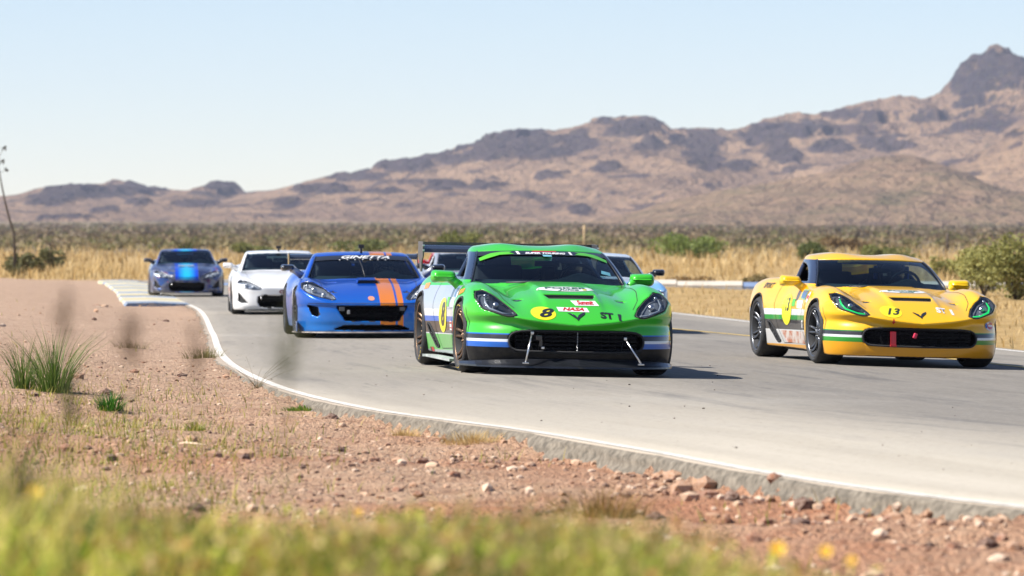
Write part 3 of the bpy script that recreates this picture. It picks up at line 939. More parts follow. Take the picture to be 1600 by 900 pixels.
def dusty_paint(name, fn, rough=0.32, flake=0.0):
    """car paint: fn(M, x, y, z) returns the livery colour socket; thin road dust low down, clear coat over it"""
    M = Mat(name, (0.5, 0.5, 0.5, 1), rough, coat=0.75, spec=0.35)
    co = M.coord('Object'); x, y, z = M.xyz(co)
    c = fn(M, x, y, z)
    n = M.noise(co, 14, 5, 0.7); n2 = M.noise(co, 2.5, 3)
    dust = ramp01(n + n2 * 0.4 - z * 0.35, 0.50, 0.95) * 0.07
    c = M.mix(dust, c, srgb(150, 140, 125))
    M.base(c)
    if hasattr(M, 'matt'):
        M.link(0.75 - M.matt * 0.6, M.p.inputs['Coat Weight']); M.link(0.35 - M.matt * 0.25, M.p.inputs['Specular IOR Level'])
    if flake > 0: M.p.inputs['Metallic'].default_value = flake
    M.roughness(dust * 0.6 + rough)
    cr_ = M.noise(co, 30, 3, 0.7)
    M.link(dust * 0.35 + 0.02 + ramp01(cr_, 0.6, 0.8) * 0.05, M.p.inputs['Coat Roughness'])
    return M.m

# ------------------------------------------------------------------ wheels
_spoke_cache = {}
def wheel_meshes(rad, width, rim_r, n_spoke, style):
    key = (rad, width, rim_r, n_spoke, style)
    if key in _spoke_cache: return _spoke_cache[key]
    w = width / 2
    # tyre: outer face towards +x
    rb = rim_r - 0.004
    prof = [(-w + 0.03, rb), (-w + 0.006, rb + 0.015), (-w - 0.006, (rb + rad) / 2), (-w + 0.012, rad - 0.018), (-w + 0.035, rad - 0.003), (-w * 0.5, rad),
            (0, rad + 0.001), (w * 0.5, rad), (w - 0.035, rad - 0.003), (w - 0.012, rad - 0.018), (w + 0.006, (rb + rad) / 2), (w - 0.006, rb + 0.015), (w - 0.03, rb)]
    V, F = lathe_data(prof, 56); ty = new_mesh('tyre', V, F, True)
    # rim barrel with lip
    prof = [(-w + 0.02, rim_r), (-w + 0.03, rim_r - 0.02), (-w + 0.06, rim_r - 0.045), (w - 0.06, rim_r - 0.05), (w - 0.035, rim_r - 0.024), (w - 0.012, rim_r - 0.014), (w - 0.004, rim_r - 0.004), (w - 0.012, rim_r + 0.003)]
    V1, F1 = lathe_data(prof, 56)
    hx = w - 0.05 if style != 'dish' else w - 0.03
    prof = [(hx - 0.05, 0.075), (hx - 0.004, 0.072), (hx + 0.004, 0.06), (hx + 0.002, 0.034), (hx + 0.012, 0.030), (hx + 0.014, 0.001)]
    V2, F2 = lathe_data(prof, 24)
    parts = [(V1, F1), (V2, F2)]
    for k in range(5):
        a = 2 * math.pi * k / 5
        nv, nf = tube_data([(hx - 0.005, 0.048 * math.cos(a), 0.048 * math.sin(a)), (hx + 0.016, 0.048 * math.cos(a), 0.048 * math.sin(a))], 0.009, 6)
        parts.append((nv, nf))
    nb_ = len(F1); V, F = join_data(parts); rim = new_mesh('wheel', V, F, True)
    ml = [1 if (i < nb_ and (i % 7) < 5) else 0 for i in range(len(F))]  # inner barrel coloured black, painting in the shade between the spokes
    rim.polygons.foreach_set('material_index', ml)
    # one spoke: curved blade from hub to rim, along +z
    rs = np.linspace(0.055, rim_r - 0.022, 7)
    V, F = [], []
    for i, r in enumerate(rs):
        t = i / 6.0
        cx = hx - 0.002 + (w - 0.022 - hx) * t ** 1.6 - 0.02 * math.sin(math.pi * t)
        hw = 0.0165 - 0.003 * t; dep = 0.020 - 0.006 * t
        off = (0.008 + 0.024 * t)
        for (a, b) in ((-1, 0), (-0.55, 1), (0.55, 1), (1, 0), (0.8, -1.6), (-0.8, -1.6)):
            V.append((cx + b * dep * 0.6, a * hw + off, r))
    for i in range(6):
        for k in range(6):
            k2 = (k + 1) % 6
            F.append((i * 6 + k, i * 6 + k2, (i + 1) * 6 + k2, (i + 1) * 6 + k))
    F.append(tuple(range(5, -1, -1))); F.append(tuple(36 + k for k in range(6)))
    Vm = [(x, -y, z) for x, y, z in V]; Fm = [f[::-1] for f in F]
    sp1 = new_mesh('spoke', V, F, True); sp2 = new_mesh('spoke', Vm, Fm, True)
    V, F = lathe_data([(-0.012, 0.09), (-0.012, rim_r - 0.075), (0.012, rim_r - 0.075), (0.012, 0.09)], 40)
    di = new_mesh('brake_disc', V, F)
    _spoke_cache[key] = (ty, rim, (sp1, sp2), di)
    return _spoke_cache[key]
def add_wheel(car, side, y, z, x_out, rad, width, rim_r, mat, n_pairs=6, style='spoke', steer=0.0, spin=0.0, letters=None, spokes=True):
    ty, rim, sps, di = wheel_meshes(rad, width, rim_r, n_pairs, style)
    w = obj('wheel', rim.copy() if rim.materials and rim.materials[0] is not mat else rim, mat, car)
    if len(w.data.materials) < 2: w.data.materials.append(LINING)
    w.location = (side * (x_out - width / 2), y, z)
    w.rotation_euler = Euler((spin, 0, (0 if side > 0 else math.pi) + steer), 'XYZ')
    t = obj('tyre', ty, RUBBER, w)
    d = obj('brake_disc', di, DISC, w); d.location.x = width / 2 - 0.12
    if spokes:
        for k in range(n_pairs):
            for q in (0, 1):
                me = sps[q]
                if me.materials and me.materials[0] is not mat:
                    kk_ = (me.name, mat.name)
                    if kk_ not in _spoke_cache: _spoke_cache[kk_] = me.copy(); _spoke_cache[kk_].materials[0] = mat
                    me = _spoke_cache[kk_]
                s_ = obj('spoke', me, mat, w)
                s_.rotation_euler = (2 * math.pi * k / n_pairs, 0, 0)
    if letters is not None:
        # lettering band segments on the sidewall
        V, F = [], []
        r0, r1 = rad - 0.046, rad - 0.034
        xo = width / 2 + 0.0075
        for (a0, a1) in ((0.9, 1.5), (4.0, 4.7)):
            n = 10
            for i in range(n):
                if i % 3 == 2: continue
                b0 = a0 + (a1 - a0) * i / n; b1 = a0 + (a1 - a0) * (i + 0.85) / n
                o_ = len(V)
                for (b, r) in ((b0, r0), (b1, r0), (b1, r1), (b0, r1)): V.append((xo - (0.004 if r == r1 else 0), r * math.cos(b), r * math.sin(b)))
                F.append((o_, o_ + 1, o_ + 2, o_ + 3))
        tag(obj('tyre_lettering', new_mesh('tyre_lettering', V, F), letters, w), kind='stuff')
    return w

def box_part(name, car, boxes, mat, bevel=0.01, smooth=False):
    bm = bmesh.new()
    for b in boxes:
        add_box(bm, b[0], b[1], b[2] if len(b) > 2 else None, bevel)
    return obj(name, bm_mesh(name, bm, smooth), mat, car)
def tube_part(name, car, paths, rad, mat, seg=8):
    V, F = join_data([tube_data(p, rad, seg) for p in paths])
    return obj(name, new_mesh(name, V, F, True), mat, car)

def mirror_part(car, side, base, tip, size, mat, stalk_mat=None, tilt=0.0, glass=True):
    """door mirror: rounded shell on a curved stalk; base and tip given for the +x side"""
    bm = bmesh.new()
    L, D, Hh = size
    bmesh.ops.create_cube(bm, size=1.0)
    for v in bm.verts:
        v.co.x *= L; v.co.y *= D; v.co.z *= Hh
        if v.co.y < 0: v.co.x *= 0.80; v.co.z *= 0.62
        if v.co.x < 0: v.co.z *= 0.85
    bmesh.ops.bevel(bm, geom=bm.edges[:], offset=min(size) * 0.34, segments=4, affect='EDGES', profile=0.55)
    bmesh.ops.translate(bm, vec=tip, verts=bm.verts[:])
    shell = bm_mesh('mirror_shell', bm)
    Vs = [tuple(v.co) for v in shell.vertices]; Fs = [tuple(p.vertices) for p in shell.polygons]
    bpy.data.meshes.remove(shell)
    b, t = Vector(base), Vector(tip)
    inner = t + Vector((-L * 0.30, 0.0, -Hh * 0.15))
    mid = (b + inner) / 2 + Vector((0.02, 0, 0.015))
    st = tube_data([b, mid, inner], [0.050, 0.042, 0.050], 12)
    V, F = join_data([(Vs, Fs), st]) if stalk_mat is None else (Vs, Fs)
    def flip(V, F): return ([(-v[0], v[1], v[2]) for v in V], [f[::-1] for f in F]) if side < 0 else (V, F)
    o = obj('door_mirror', new_mesh('door_mirror', *flip(V, F), True), mat, car)
    if stalk_mat is not None: obj('mirror_stalk', new_mesh('mirror_stalk', *flip(*st), True), stalk_mat, o)
    g = [(t.x - L * 0.42, t.y + D * 0.5 + 0.004, t.z - Hh * 0.38), (t.x + L * 0.42, t.y + D * 0.5 + 0.004, t.z - Hh * 0.38), (t.x + L * 0.42, t.y + D * 0.5 + 0.004, t.z + Hh * 0.38), (t.x - L * 0.42, t.y + D * 0.5 + 0.004, t.z + Hh * 0.38)]
    obj('mirror_glass', new_mesh('mirror_glass', *flip(g, [(0, 1, 2, 3)])), STEEL, o)
    return o

def decal(car, design, name, vf, mat, plane='front', off=0.003, side=1, label=None):
    o = obj(name, lay(design, vf, plane, off, side), mat, car)
    if label: o['label'] = label
    return o

def interior(car, D, driver_x=0.33, cage=True, seats=True, wing_col=None):
    P = D.P
    y0 = P['ws'][0]; yb = y0 + 0.42
    dz = P['cowl'] + P.get('dash_up', 0.02)
    # dashboard: rounded shelf with an instrument hood
    V, F = [], []
    prof = [(y0 + 0.10, dz - 0.02), (y0 + 0.30, dz + 0.025), (yb + 0.06, dz + 0.03), (yb + 0.13, dz - 0.02), (yb + 0.10, dz - 0.16), (yb + 0.02, dz - 0.30)]
    xsd = np.linspace(-0.66, 0.66, 23)
    for xx in xsd:
        hood = 0.075 * math.exp(-((xx - driver_x) / 0.17) ** 2)
        sw_ = P['sweep'] * xx * xx
        for k, (yy, zz) in enumerate(prof): V.append((xx, yy + sw_ * (1 if k < 2 else 0.35), zz + (hood if 1 <= k <= 3 else 0)))
    n = len(prof)
    for i in range(len(xsd) - 1):
        for k in range(n - 1): F.append((i * n + k, i * n + k + 1, (i + 1) * n + k + 1, (i + 1) * n + k))
    obj('dashboard', new_mesh('dashboard', V, F, True), DASH, car)
    c = Vector((driver_x, yb + 0.26, dz + 0.02))
    ring = []
    for k in range(21):
        a = 2 * math.pi * k / 20
        ring.append(c + Vector((0.17 * math.cos(a), -0.06 * math.sin(a), 0.16 * math.sin(a))))
    spk_ = [[c + Vector((-0.16, 0, 0.0)), c, c + Vector((0.16, 0, 0.0))], [c, c + Vector((0, 0.055, -0.15))], [c, c + Vector((0, -0.22, -0.07))]]
    V, F = join_data([tube_data(ring, 0.016, 8, False)] + [tube_data(p, 0.014, 6) for p in spk_])
    obj('steering_wheel', new_mesh('steering_wheel', V, F, True), BLACK, car)
    if seats:
        for sx in (driver_x, -driver_x):
            bm = bmesh.new()
            add_box(bm, (sx, yb + 0.62, 0.36), (0.50, 0.50, 0.16), None, 0.05)
            add_box(bm, (sx, yb + 0.93, 0.68), (0.48, 0.14, 0.62), Matrix.Rotation(R(-14), 3, 'X'), 0.05)
            add_box(bm, (sx, yb + 1.00, 0.98), (0.26, 0.11, 0.20), Matrix.Rotation(R(-10), 3, 'X'), 0.035)
            seat = obj('seat', bm_mesh('seat', bm, True), SEATBLK, car)
            if wing_col is not None and sx > 0:
                for q in (-1, 1):
                    w_ = obj('headrest_wing', None, None, seat) if False else None
                    bm = bmesh.new(); add_box(bm, (sx + q * 0.17, yb + 0.90, 0.985), (0.035, 0.15, 0.15), Matrix.Rotation(R(8 * q), 3, 'Z'), 0.012)
                    obj('headrest_wing', bm_mesh('headrest_wing', bm, True), wing_col, seat)
    if cage:
        zr = max(v for _, v in P['cab']) - 0.085
        hw = 0.52
        yh = yb + 1.05
        paths = [[(-hw - 0.1, yh + 0.05, 0.45), (-hw - 0.04, yh, 0.85), (-hw + 0.06, yh, zr - 0.05), (-hw + 0.16, yh, zr), (hw - 0.16, yh, zr), (hw - 0.06, yh, zr - 0.05), (hw + 0.04, yh, 0.85), (hw + 0.1, yh + 0.05, 0.45)],
                 [(-hw, yh, 0.5), (hw - 0.12, yh, zr - 0.02)], [(hw - 0.1, yh, zr), (0.32, yh + 0.75, 0.62)], [(-hw + 0.1, yh, zr), (-0.32, yh + 0.75, 0.62)], [(-hw - 0.03, yh, 0.80), (hw + 0.03, yh, 0.80)]]
        tube_part('roll_cage', car, paths, 0.021, CAGE)
    o = box_part('rear_view_mirror', car, [((0.02, P['ws'][1] - 0.09, cr(P['cab'], [P['ws'][1] - 0.09])[0] - 0.10), (0.24, 0.025, 0.055))], BLACK, 0.01)

def place_car(car, X, Y, yaw, wb, track=1.6, sink=0.0):
    """stand the car on the road: height, pitch and roll from the ground under its wheels"""
    c, s_ = math.cos(yaw), math.sin(yaw)
    def g(lx, ly): return float(road_z(X + lx * c - ly * s_, Y + lx * s_ + ly * c))
    zf = (g(-track / 2, 0) + g(track / 2, 0)) / 2; zr = (g(-track / 2, wb) + g(track / 2, wb)) / 2
    roll = -((g(track / 2, 0) - g(-track / 2, 0)) / track + (g(track / 2, wb) - g(-track / 2, wb)) / track) / 2
    pitch = (zr - zf) / wb
    car.location = (X, Y, zf - sink)
    car.rotation_euler = Euler((pitch, roll, yaw), 'XYZ')

def panel_gap(car, D, pts, plane='top', side=1, w=.007):
    """a shut line: a thin dark groove following the skin"""
    P = [Vector((p[0], p[1])) for p in pts]; poly = []
    dense = []
    for a, b in zip(P[:-1], P[1:]):
        n = max(2, int((b - a).length / .03))
        dense += [a.lerp(b, k / n) for k in range(n)]
    dense.append(P[-1])
    V, F = [], []
    for i, p in enumerate(dense):
        t = (dense[min(i + 1, len(dense) - 1)] - dense[max(i - 1, 0)]).normalized(); nrm = Vector((-t.y, t.x)) * w / 2
        V += [tuple(p - nrm), tuple(p + nrm)]
        if i: F.append((2 * i - 2, 2 * i - 1, 2 * i + 1, 2 * i))
    return obj('panel_gap', lay(D, (V, F), plane, .0015, side), LINING, car)

def driver(car, D, helmet_mat, label, x=.33):
    """seated driver: one skinned body with arms on the steering wheel, helmet over the head"""
    P = D.P; y0 = P['ws'][0] + .42; dz = P['cowl'] + P.get('dash_up', .02)
    zs = max(v for _, v in P['cab']) - .615; hz_ = dz - .36; ys = y0 + .80
    root = tag(empty('person'), label, 'driver', 'drivers in their cars')
    root.matrix_world = Matrix.LocRotScale(car.location, car.rotation_euler, None) @ Matrix.Translation((x, ys, .40))
    J = {'pel': (0, .0, .02), 'waist': (0, .04, .20), 'chest': (0, .07, zs - .62 + .26), 'neck': (0, .06, zs - .62 + .46), 'head': (0, .04, zs - .62 + .60), 'crown': (0, .03, zs - .62 + .70),
         'sl': (-.19, .06, zs - .62 + .38), 'el': (-.25, -.17, zs - .62 + .22), 'hl': (-.15, -.46, hz_), 'sr': (.19, .06, zs - .62 + .38), 'er': (.25, -.17, zs - .62 + .22), 'hr': (.15, -.46, hz_),
         'kl': (-.13, -.42, .14), 'kr': (.13, -.42, .14)}
    rad = {'pel': .15, 'waist': .14, 'chest': .16, 'neck': .06, 'head': .09, 'crown': .07, 'sl': .075, 'el': .05, 'hl': .045, 'sr': .075, 'er': .05, 'hr': .045, 'kl': .08, 'kr': .08}
    K = list(J)
    ed = [('pel', 'waist'), ('waist', 'chest'), ('chest', 'neck'), ('neck', 'head'), ('head', 'crown'), ('chest', 'sl'), ('sl', 'el'), ('el', 'hl'), ('chest', 'sr'), ('sr', 'er'), ('er', 'hr'), ('pel', 'kl'), ('pel', 'kr')]
    me = bpy.data.meshes.new('body'); me.from_pydata([J[k] for k in K], [(K.index(a), K.index(b)) for a, b in ed], [])
    o = obj('body', me, SKIN_SUIT, root)
    m = o.modifiers.new('skin', 'SKIN'); m.use_smooth_shade = True
    if not me.skin_vertices: me.attributes  # the modifier adds the layer
    for k, sv in zip(K, me.skin_vertices[0].data if me.skin_vertices else []):
        sv.radius = (rad[k], rad[k]); sv.use_root = (k == 'pel')
    sub = o.modifiers.new('sub', 'SUBSURF'); sub.levels = 1; sub.render_levels = 1
    bm = bmesh.new(); bmesh.ops.create_uvsphere(bm, u_segments=20, v_segments=14, radius=1)
    for v in bm.verts:
        v.co.x *= .135; v.co.y *= .165; v.co.z *= .15
        if v.co.z < -.10: v.co.z = -.10 + (v.co.z + .10) * .3
    bmesh.ops.translate(bm, vec=(0, .03, zs - .62 + .63), verts=bm.verts[:])
    h = obj('helmet', bm_mesh('helmet', bm, True), helmet_mat, root)
    V, F = [], []
    for i in range(9):
        a = -1.1 + 2.2 * i / 8
        for zz in (-.02, .045): V.append((.139 * math.sin(a), .03 - .169 * math.cos(a), zs - .62 + .63 + zz))
        if i: F.append((2 * i - 2, 2 * i, 2 * i + 1, 2 * i - 1))
    obj('visor', new_mesh('visor', V, F, True), GLOSSBLACK, h)
    return root
def sport_gaps(car, D):
    for s_ in (-1, 1):
        panel_gap(car, D, [(s_ * .545, -.62), (s_ * .62, -.42), (s_ * .655, -.15), (s_ * .66, .2), (s_ * .64, .55), (s_ * .70, .86)], 'top')
        panel_gap(car, D, [(.80, .76), (.82, .55), (.86, .36), (.95, .20), (1.75, .18), (1.90, .36), (2.02, .58), (1.98, .80)], 'side', s_)
        panel_gap(car, D, [(-.36, .60), (-.40, .48), (-.40, .25)], 'side', s_)

def ring_points(poly, step=.025, closed=True):
    out = []; n = len(poly)
    for i in range(n if closed else n - 1):
        a, b = Vector(poly[i]), Vector(poly[(i + 1) % n])
        m = max(1, int((b - a).length / step))
        out += [a.lerp(b, k / m) for k in range(m)]
    if not closed: out.append(Vector(poly[-1]))
    return out
def trim_loop(car, D, name, poly, plane, rad, mat, side=1, closed=True, sink=.0):
    """a rubber or plastic bead that follows the edge of an opening"""
    P = []
    for u, v in ring_points(poly, .02, closed):
        if plane == 'front': h = D.cast((u, -3, v), (0, 1, 0))
        elif plane == 'top': h = D.cast((u, v, 3), (0, 0, -1))
        else: h = D.cast((side * 3, u, v), (-side, 0, 0))
        if h[0] is not None: P.append(h[0] - h[1] * sink)
    # light smoothing so that the bead runs true
    for _ in range(2):
        Q = list(P); n = len(P)
        for i in range(n):
            if closed or 0 < i < n - 1: Q[i] = (P[i - 1] + P[i] * 2 + P[(i + 1) % n]) / 4
        P = Q
    if closed: P.append(P[0]); P.append(P[1])
    V, F = tube_data(P, rad, 6)
    return obj(name, new_mesh(name, V, F, True), mat, car)
def screen_trim(car, D, mat, rad=.010):
    P = D.P
    for s_ in (-1, 1):
        pts = []
        for k in range(25):
            yp = P['ws'][0] + (P['ws'][1] - P['ws'][0]) * k / 24
            zc0 = float(cr(P['cab'], [yp])[0]); x = .6
            for _ in range(8):
                y = yp + P['sweep'] * x * x
                zc = zc0 - P['crown'] * x * x - P.get('crown4', .25) * x ** 4
                x = float(cr(P['cab_w'], [y])[0]) - P['tumble'] * max(zc - P['belt'], -.02) - P['pillar']
            y = yp + P['sweep'] * x * x
            zc = zc0 - P['crown'] * x * x - P.get('crown4', .25) * x ** 4
            pts.append((s_ * x, y, zc - .002))
        V, F = tube_data(pts, rad, 6); obj('screen_trim', new_mesh('screen_trim', V, F, True), mat, car)
def arch_trims(car, D, mat, rad=.009):
    for (ya, za, ra, xi) in D.P['arches']:
        for s_ in (-1, 1):
            poly = []
            for k in range(29):
                a = R(-12) + R(204) * k / 28
                poly.append((ya + (ra + .006) * math.cos(a), za + (ra + .006) * math.sin(a)))
            trim_loop(car, D, 'arch_trim', poly, 'side', rad, mat, s_, False, .002)

def body_part(car, D, mats):
    """the shell: cars of one shape share the mesh, each with its own paint"""
    while len(D.body.materials) < len(mats): D.body.materials.append(None)
    o = bpy.data.objects.new('body', D.body); COL.objects.link(o); o.parent = car
    for sl, m_ in zip(o.material_slots, mats):
        sl.link = 'OBJECT'; sl.material = m_
    return o
# ================================================================== SPORTS COUPE (the green and the yellow car)
HL = [(0.79, 0.757), (0.86, 0.748), (0.885, 0.69), (0.84, 0.60), (0.62, 0.527), (0.535, 0.540), (0.60, 0.615), (0.70, 0.70)]
GR = [(0.0, 0.408), (0.30, 0.406), (0.50, 0.402), (0.575, 0.388), (0.612, 0.352), (0.618, 0.300), (0.600, 0.250), (0.555, 0.226), (0.40, 0.220), (0.0, 0.217), (-0.2, 0.217), (-0.2, 0.408)]
SPORT = dict(
    y0=-1.0, y1=3.62, zmax=1.22, belt=0.84, floor=0.28, cav_end=2.55, cowl=0.80, rail=0.085, pillar=0.052, sill=0.03, sw_rake=-0.9,
    top_x=[0, .235, .29, .36, .5, .64, .76, .87, .96, 1.05],
    top=[(-1.02, [0.425, 0.43, 0.43, 0.435, 0.44, 0.44, 0.43, 0.42, 0.4, 0.38]),
         (-.95, [0.465, 0.468, 0.468, 0.473, 0.478, 0.48, 0.47, 0.45, 0.43, 0.4]),
         (-.80, [0.548, 0.548, 0.5461, 0.545, 0.54, 0.545, 0.55, 0.53, 0.5, 0.46]),
         (-.65, [0.62, 0.618, 0.6063, 0.6, 0.59, 0.61, 0.635, 0.615, 0.56, 0.5]),
         (-.50, [0.685, 0.683, 0.6648, 0.655, 0.632, 0.665, 0.705, 0.69, 0.615, 0.54]),
         (-.25, [0.757, 0.755, 0.729, 0.715, 0.688, 0.735, 0.778, 0.755, 0.67, 0.58]),
         (0, [0.797, 0.795, 0.7671, 0.752, 0.722, 0.775, 0.822, 0.79, 0.7, 0.6]),
         (.3, [0.828, 0.826, 0.7994, 0.785, 0.755, 0.79, 0.832, 0.8, 0.71, 0.6]),
         (.6, [0.84, 0.838, 0.8198, 0.81, 0.785, 0.795, 0.815, 0.785, 0.7, 0.6]),
         (1.0, [0.845, 0.845, 0.845, 0.845, 0.835, 0.825, 0.82, 0.785, 0.71, 0.62]),
         (1.6, [0.86, 0.86, 0.86, 0.86, 0.85, 0.845, 0.84, 0.815, 0.745, 0.65]),
         (2.1, [0.88, 0.88, 0.88, 0.88, 0.88, 0.875, 0.87, 0.85, 0.785, 0.68]),
         (2.6, [0.905, 0.905, 0.905, 0.905, 0.905, 0.9, 0.895, 0.878, 0.815, 0.7]),
         (3.1, [0.9, 0.9, 0.9, 0.9, 0.9, 0.895, 0.88, 0.855, 0.785, 0.68]),
         (3.5, [0.87, 0.87, 0.87, 0.87, 0.87, 0.86, 0.84, 0.81, 0.745, 0.66]),
         (3.7, [0.86, 0.86, 0.86, 0.86, 0.86, 0.85, 0.83, 0.8, 0.74, 0.66])],
    plan=[(-1.0, .968), (-.35, .97), (0, .972), (.45, .955), (.75, .908), (1.2, .892), (1.7, .902), (2.1, .945), (2.5, .98), (2.8, .985), (3.2, .955), (3.65, .88)],
    side_in=[(.04, .07), (.12, .055), (.2, .035), (.35, .008), (.5, 0), (.6, .004), (.7, .028), (.8, .075), (.9, .15), (1.2, .3)],
    front=[(0, -.960), (.2, -.928), (.4, -.893), (.6, -.815), (.75, -.715), (.87, -.565), (.94, -.40), (.985, -.2), (1.1, .1)],
    front_z=[(.04, .06), (.10, .03), (.16, .012), (.22, .0), (.33, .03), (.395, .06), (.44, .022), (.462, .002), (.48, 0), (.7, .02), (1.2, .1)], lift=.22,
    rear=[(0, 3.55), (.4, 3.53), (.7, 3.45), (.9, 3.28), (1.0, 3.1)], rear_z=[(.04, -.2), (.2, -.12), (.45, 0), (.8, .02), (.9, .03), (1.2, .03)],
    bottom=[(-1.0, .105), (-.5, .105), (0, .12), (1.5, .13), (2.6, .14), (3.2, .2), (3.7, .26)],
    cab=[(-.9, .10), (.10, .62), (.42, .80), (.50, .838), (.70, .945), (.95, 1.058), (1.15, 1.122), (1.30, 1.152), (1.50, 1.170), (1.75, 1.172), (2.0, 1.152), (2.3, 1.10), (2.7, 1.015), (3.1, .92), (3.5, .84)],
    cab_w=[(.2, .72), (.6, .755), (1.2, .77), (1.8, .75), (2.3, .66), (2.7, .56), (3.1, .46), (3.6, .4)],
    sweep=.72, crown=.03, crown4=.07, tumble=.43, bubble=.024, ws=(.50, 1.18), rw=(2.12, 2.95), sw=(.98, 1.98), k_cab=.036, k_join=.022, k_edge=.055, k_front=.013,
    arches=[(0, .325, .362, .58), (2.71, .332, .375, .56)],
    carve=[('xz', GR, .20, lambda X, Y, Z: Y - 0.1, 1),
           ('xz', HL, .045, lambda X, Y, Z: Y - 0.25, 2),
           ('xy', [(-.1, -.46), (.195, -.46), (.235, -.345), (-.1, -.345)], .03, lambda X, Y, Z: .5 - Z, 1),
           ('xy', ellipse(.475, -.335, .045, .033), .012, lambda X, Y, Z: .5 - Z, 1),
           ('yz', [(2.24, .415), (2.13, .40), (1.98, .32), (1.86, .195), (1.97, .185), (2.06, .27), (2.18, .345)], .05, lambda X, Y, Z: .5 - np.abs(X), 1),
           ('yz', [(.47, .66), (.56, .66), (.66, .45), (.69, .30), (.62, .30), (.57, .45)], .03, lambda X, Y, Z: .5 - np.abs(X), 1)])
SPORT_D = Design(SPORT)

def sport_livery(base, side_top, c_line, c_a, c_b, c_c, below, lower, sill, sidebase, pillar):
    """line colours run round the nose and along the doors"""
    def fn(M, x, y, z):
        ax = x.abs()
        c = base
        # flanks behind the front wheel
        side = (ax > 0.70) * (y > 0.44 + (z - 0.3) * 0.25 if False else (y + z * 0.12) > 0.56) * (y < 3.4)
        c2 = M.mix((z + y * 0.012) > 0.56, sidebase, side_top)
        zz = z + y * 0.010
        c2 = M.mix(band(zz, 0.505, 0.572), c2, c_a)
        c2 = M.mix(band(zz, 0.455, 0.506), c2, c_b)
        c2 = M.mix(band(zz, 0.345, 0.456), c2, c_c)
        c2 = M.mix(band(zz, 0.335, 0.346), c2, c_a)
        c2 = M.mix((zz < 0.336), c2, below)
        c2 = M.mix((zz < 0.185), c2, sill)
        low_s = (zz < 0.80)
        c = M.mix(side * low_s, c, c2)
        # nose bands
        fr = (y < -0.12)
        c = M.mix(fr * band(z, 0.366, 0.377), c, c_line)
        c = M.mix(fr * band(z, 0.325, 0.3665), c, c_c)
        c = M.mix(fr * band(z, 0.300, 0.3255), c, c_a)
        c = M.mix(fr * band(z, 0.252, 0.3005), c, c_line)
        c = M.mix(fr * (z < 0.2525), c, lower)
        if lower[0] < .05: M.matt = fr * (z < 0.2525)
        # dark pillars of the greenhouse
        pil = (z > 0.845) * (ax > 0.40) * (y > 0.5) * (y < 2.3) * (z < 1.108) * (ax < 0.80)
        c = M.mix(pil, c, pillar)
        return c
    return fn

def grille_part(car, mat):
    V, F = [], []
    parts = []
    def q(x0, x1, z0, z1, y, d):
        o = [(x0, y, z0), (x1, y, z0), (x1, y, z1), (x0, y, z1), (x0, y + d, z0), (x1, y + d, z0), (x1, y + d, z1), (x0, y + d, z1)]
        parts.append((o, [(0, 1, 2, 3), (4, 7, 6, 5), (0, 4, 5, 1), (3, 2, 6, 7), (0, 3, 7, 4), (1, 5, 6, 2)]))
    for i in range(5):
        z = 0.238 + i * 0.036
        for k in range(-8, 9):
            xa = k * 0.065; hw = 0.029
            if abs(xa) + hw > 0.60: continue
            yb = -0.885 + 0.32 * xa * xa
            q(xa - hw, xa + hw, z, z + 0.017, yb, 0.03)
    for k in range(-9, 9):
        xa = (k + 0.5) * 0.065
        if abs(xa) > 0.58: continue
        q(xa - 0.003, xa + 0.003, 0.222, 0.405, -0.872 + 0.32 * xa * xa, 0.02)
    for s_ in (-1, 1):
        o = [(s_ * 0.40, -0.80, 0.24), (s_ * 0.46, -0.80, 0.36)]
        parts.append(tube_data([(s_ * .40, -.84, .235), (s_ * .455, -.82, .375)], 0.008, 6))
    V, F = join_data(parts)
    return obj('grille', new_mesh('grille', V, F), mat, car)

def headlight(car, D, side, strip_mat, bright):
    poly = [(side * p[0], p[1]) for p in HL]
    lens = obj('headlight', lay(D, grid_poly(poly, 0.03), 'front', 0.002), LENS, car)
    # projector and light strip sit in the bowl behind the lens
    def at(u, v, dep):
        h = D.cast((side * u, -3, v), (0, 1, 0)); p = h[0] if h[0] else Vector((side * u, -0.5, v))
        return p + Vector((0, dep, -dep * 0.3))
    pts = [at(.585, .553, .02), at(.67, .562, .022), at(.775, .602, .022), at(.805, .65, .022), at(.80, .70, .022)]
    V, F = tube_data(pts, [.006, .008, .010, .009, .006], 8)
    obj('running_lamp', new_mesh('running_lamp', V, F, True), strip_mat, lens)
    for (u, v, r) in ((.715, .632, .032), (.785, .715, .020)):
        bm = bmesh.new(); bmesh.ops.create_uvsphere(bm, u_segments=14, v_segments=8, radius=r)
        bmesh.ops.translate(bm, vec=at(u, v, .032), verts=bm.verts[:])
        obj('projector', bm_mesh('projector', bm, True), STEEL, lens)
    return lens

def fly_emblem(car, D, cx, cz, w, mat, accent):
    L = [(0, -.55), (-.20, -.26), (-.66, .14), (-1.0, .44), (-.72, .42), (-.20, .16), (0, -.14)]
    Rr = [(0, -.50), (0, -.14), (.16, .14), (.46, .36), (.98, .58), (.90, .30), (.56, .05), (.22, -.20)]
    for poly, lb in ((L, None), (Rr, None)):
        vf = grid_poly([(cx + u * w, cz + v * w * 0.85) for u, v in poly], .03)
        decal(car, D, 'nose_emblem', vf, mat, 'front', .006)
    vf = grid_poly([(cx + u * w, cz + v * w * .85) for u, v in [(-.75, .36), (-.55, .26), (-.38, .12), (-.50, .24)]], .05)
    decal(car, D, 'emblem_inlay', vf, accent, 'front', .008)

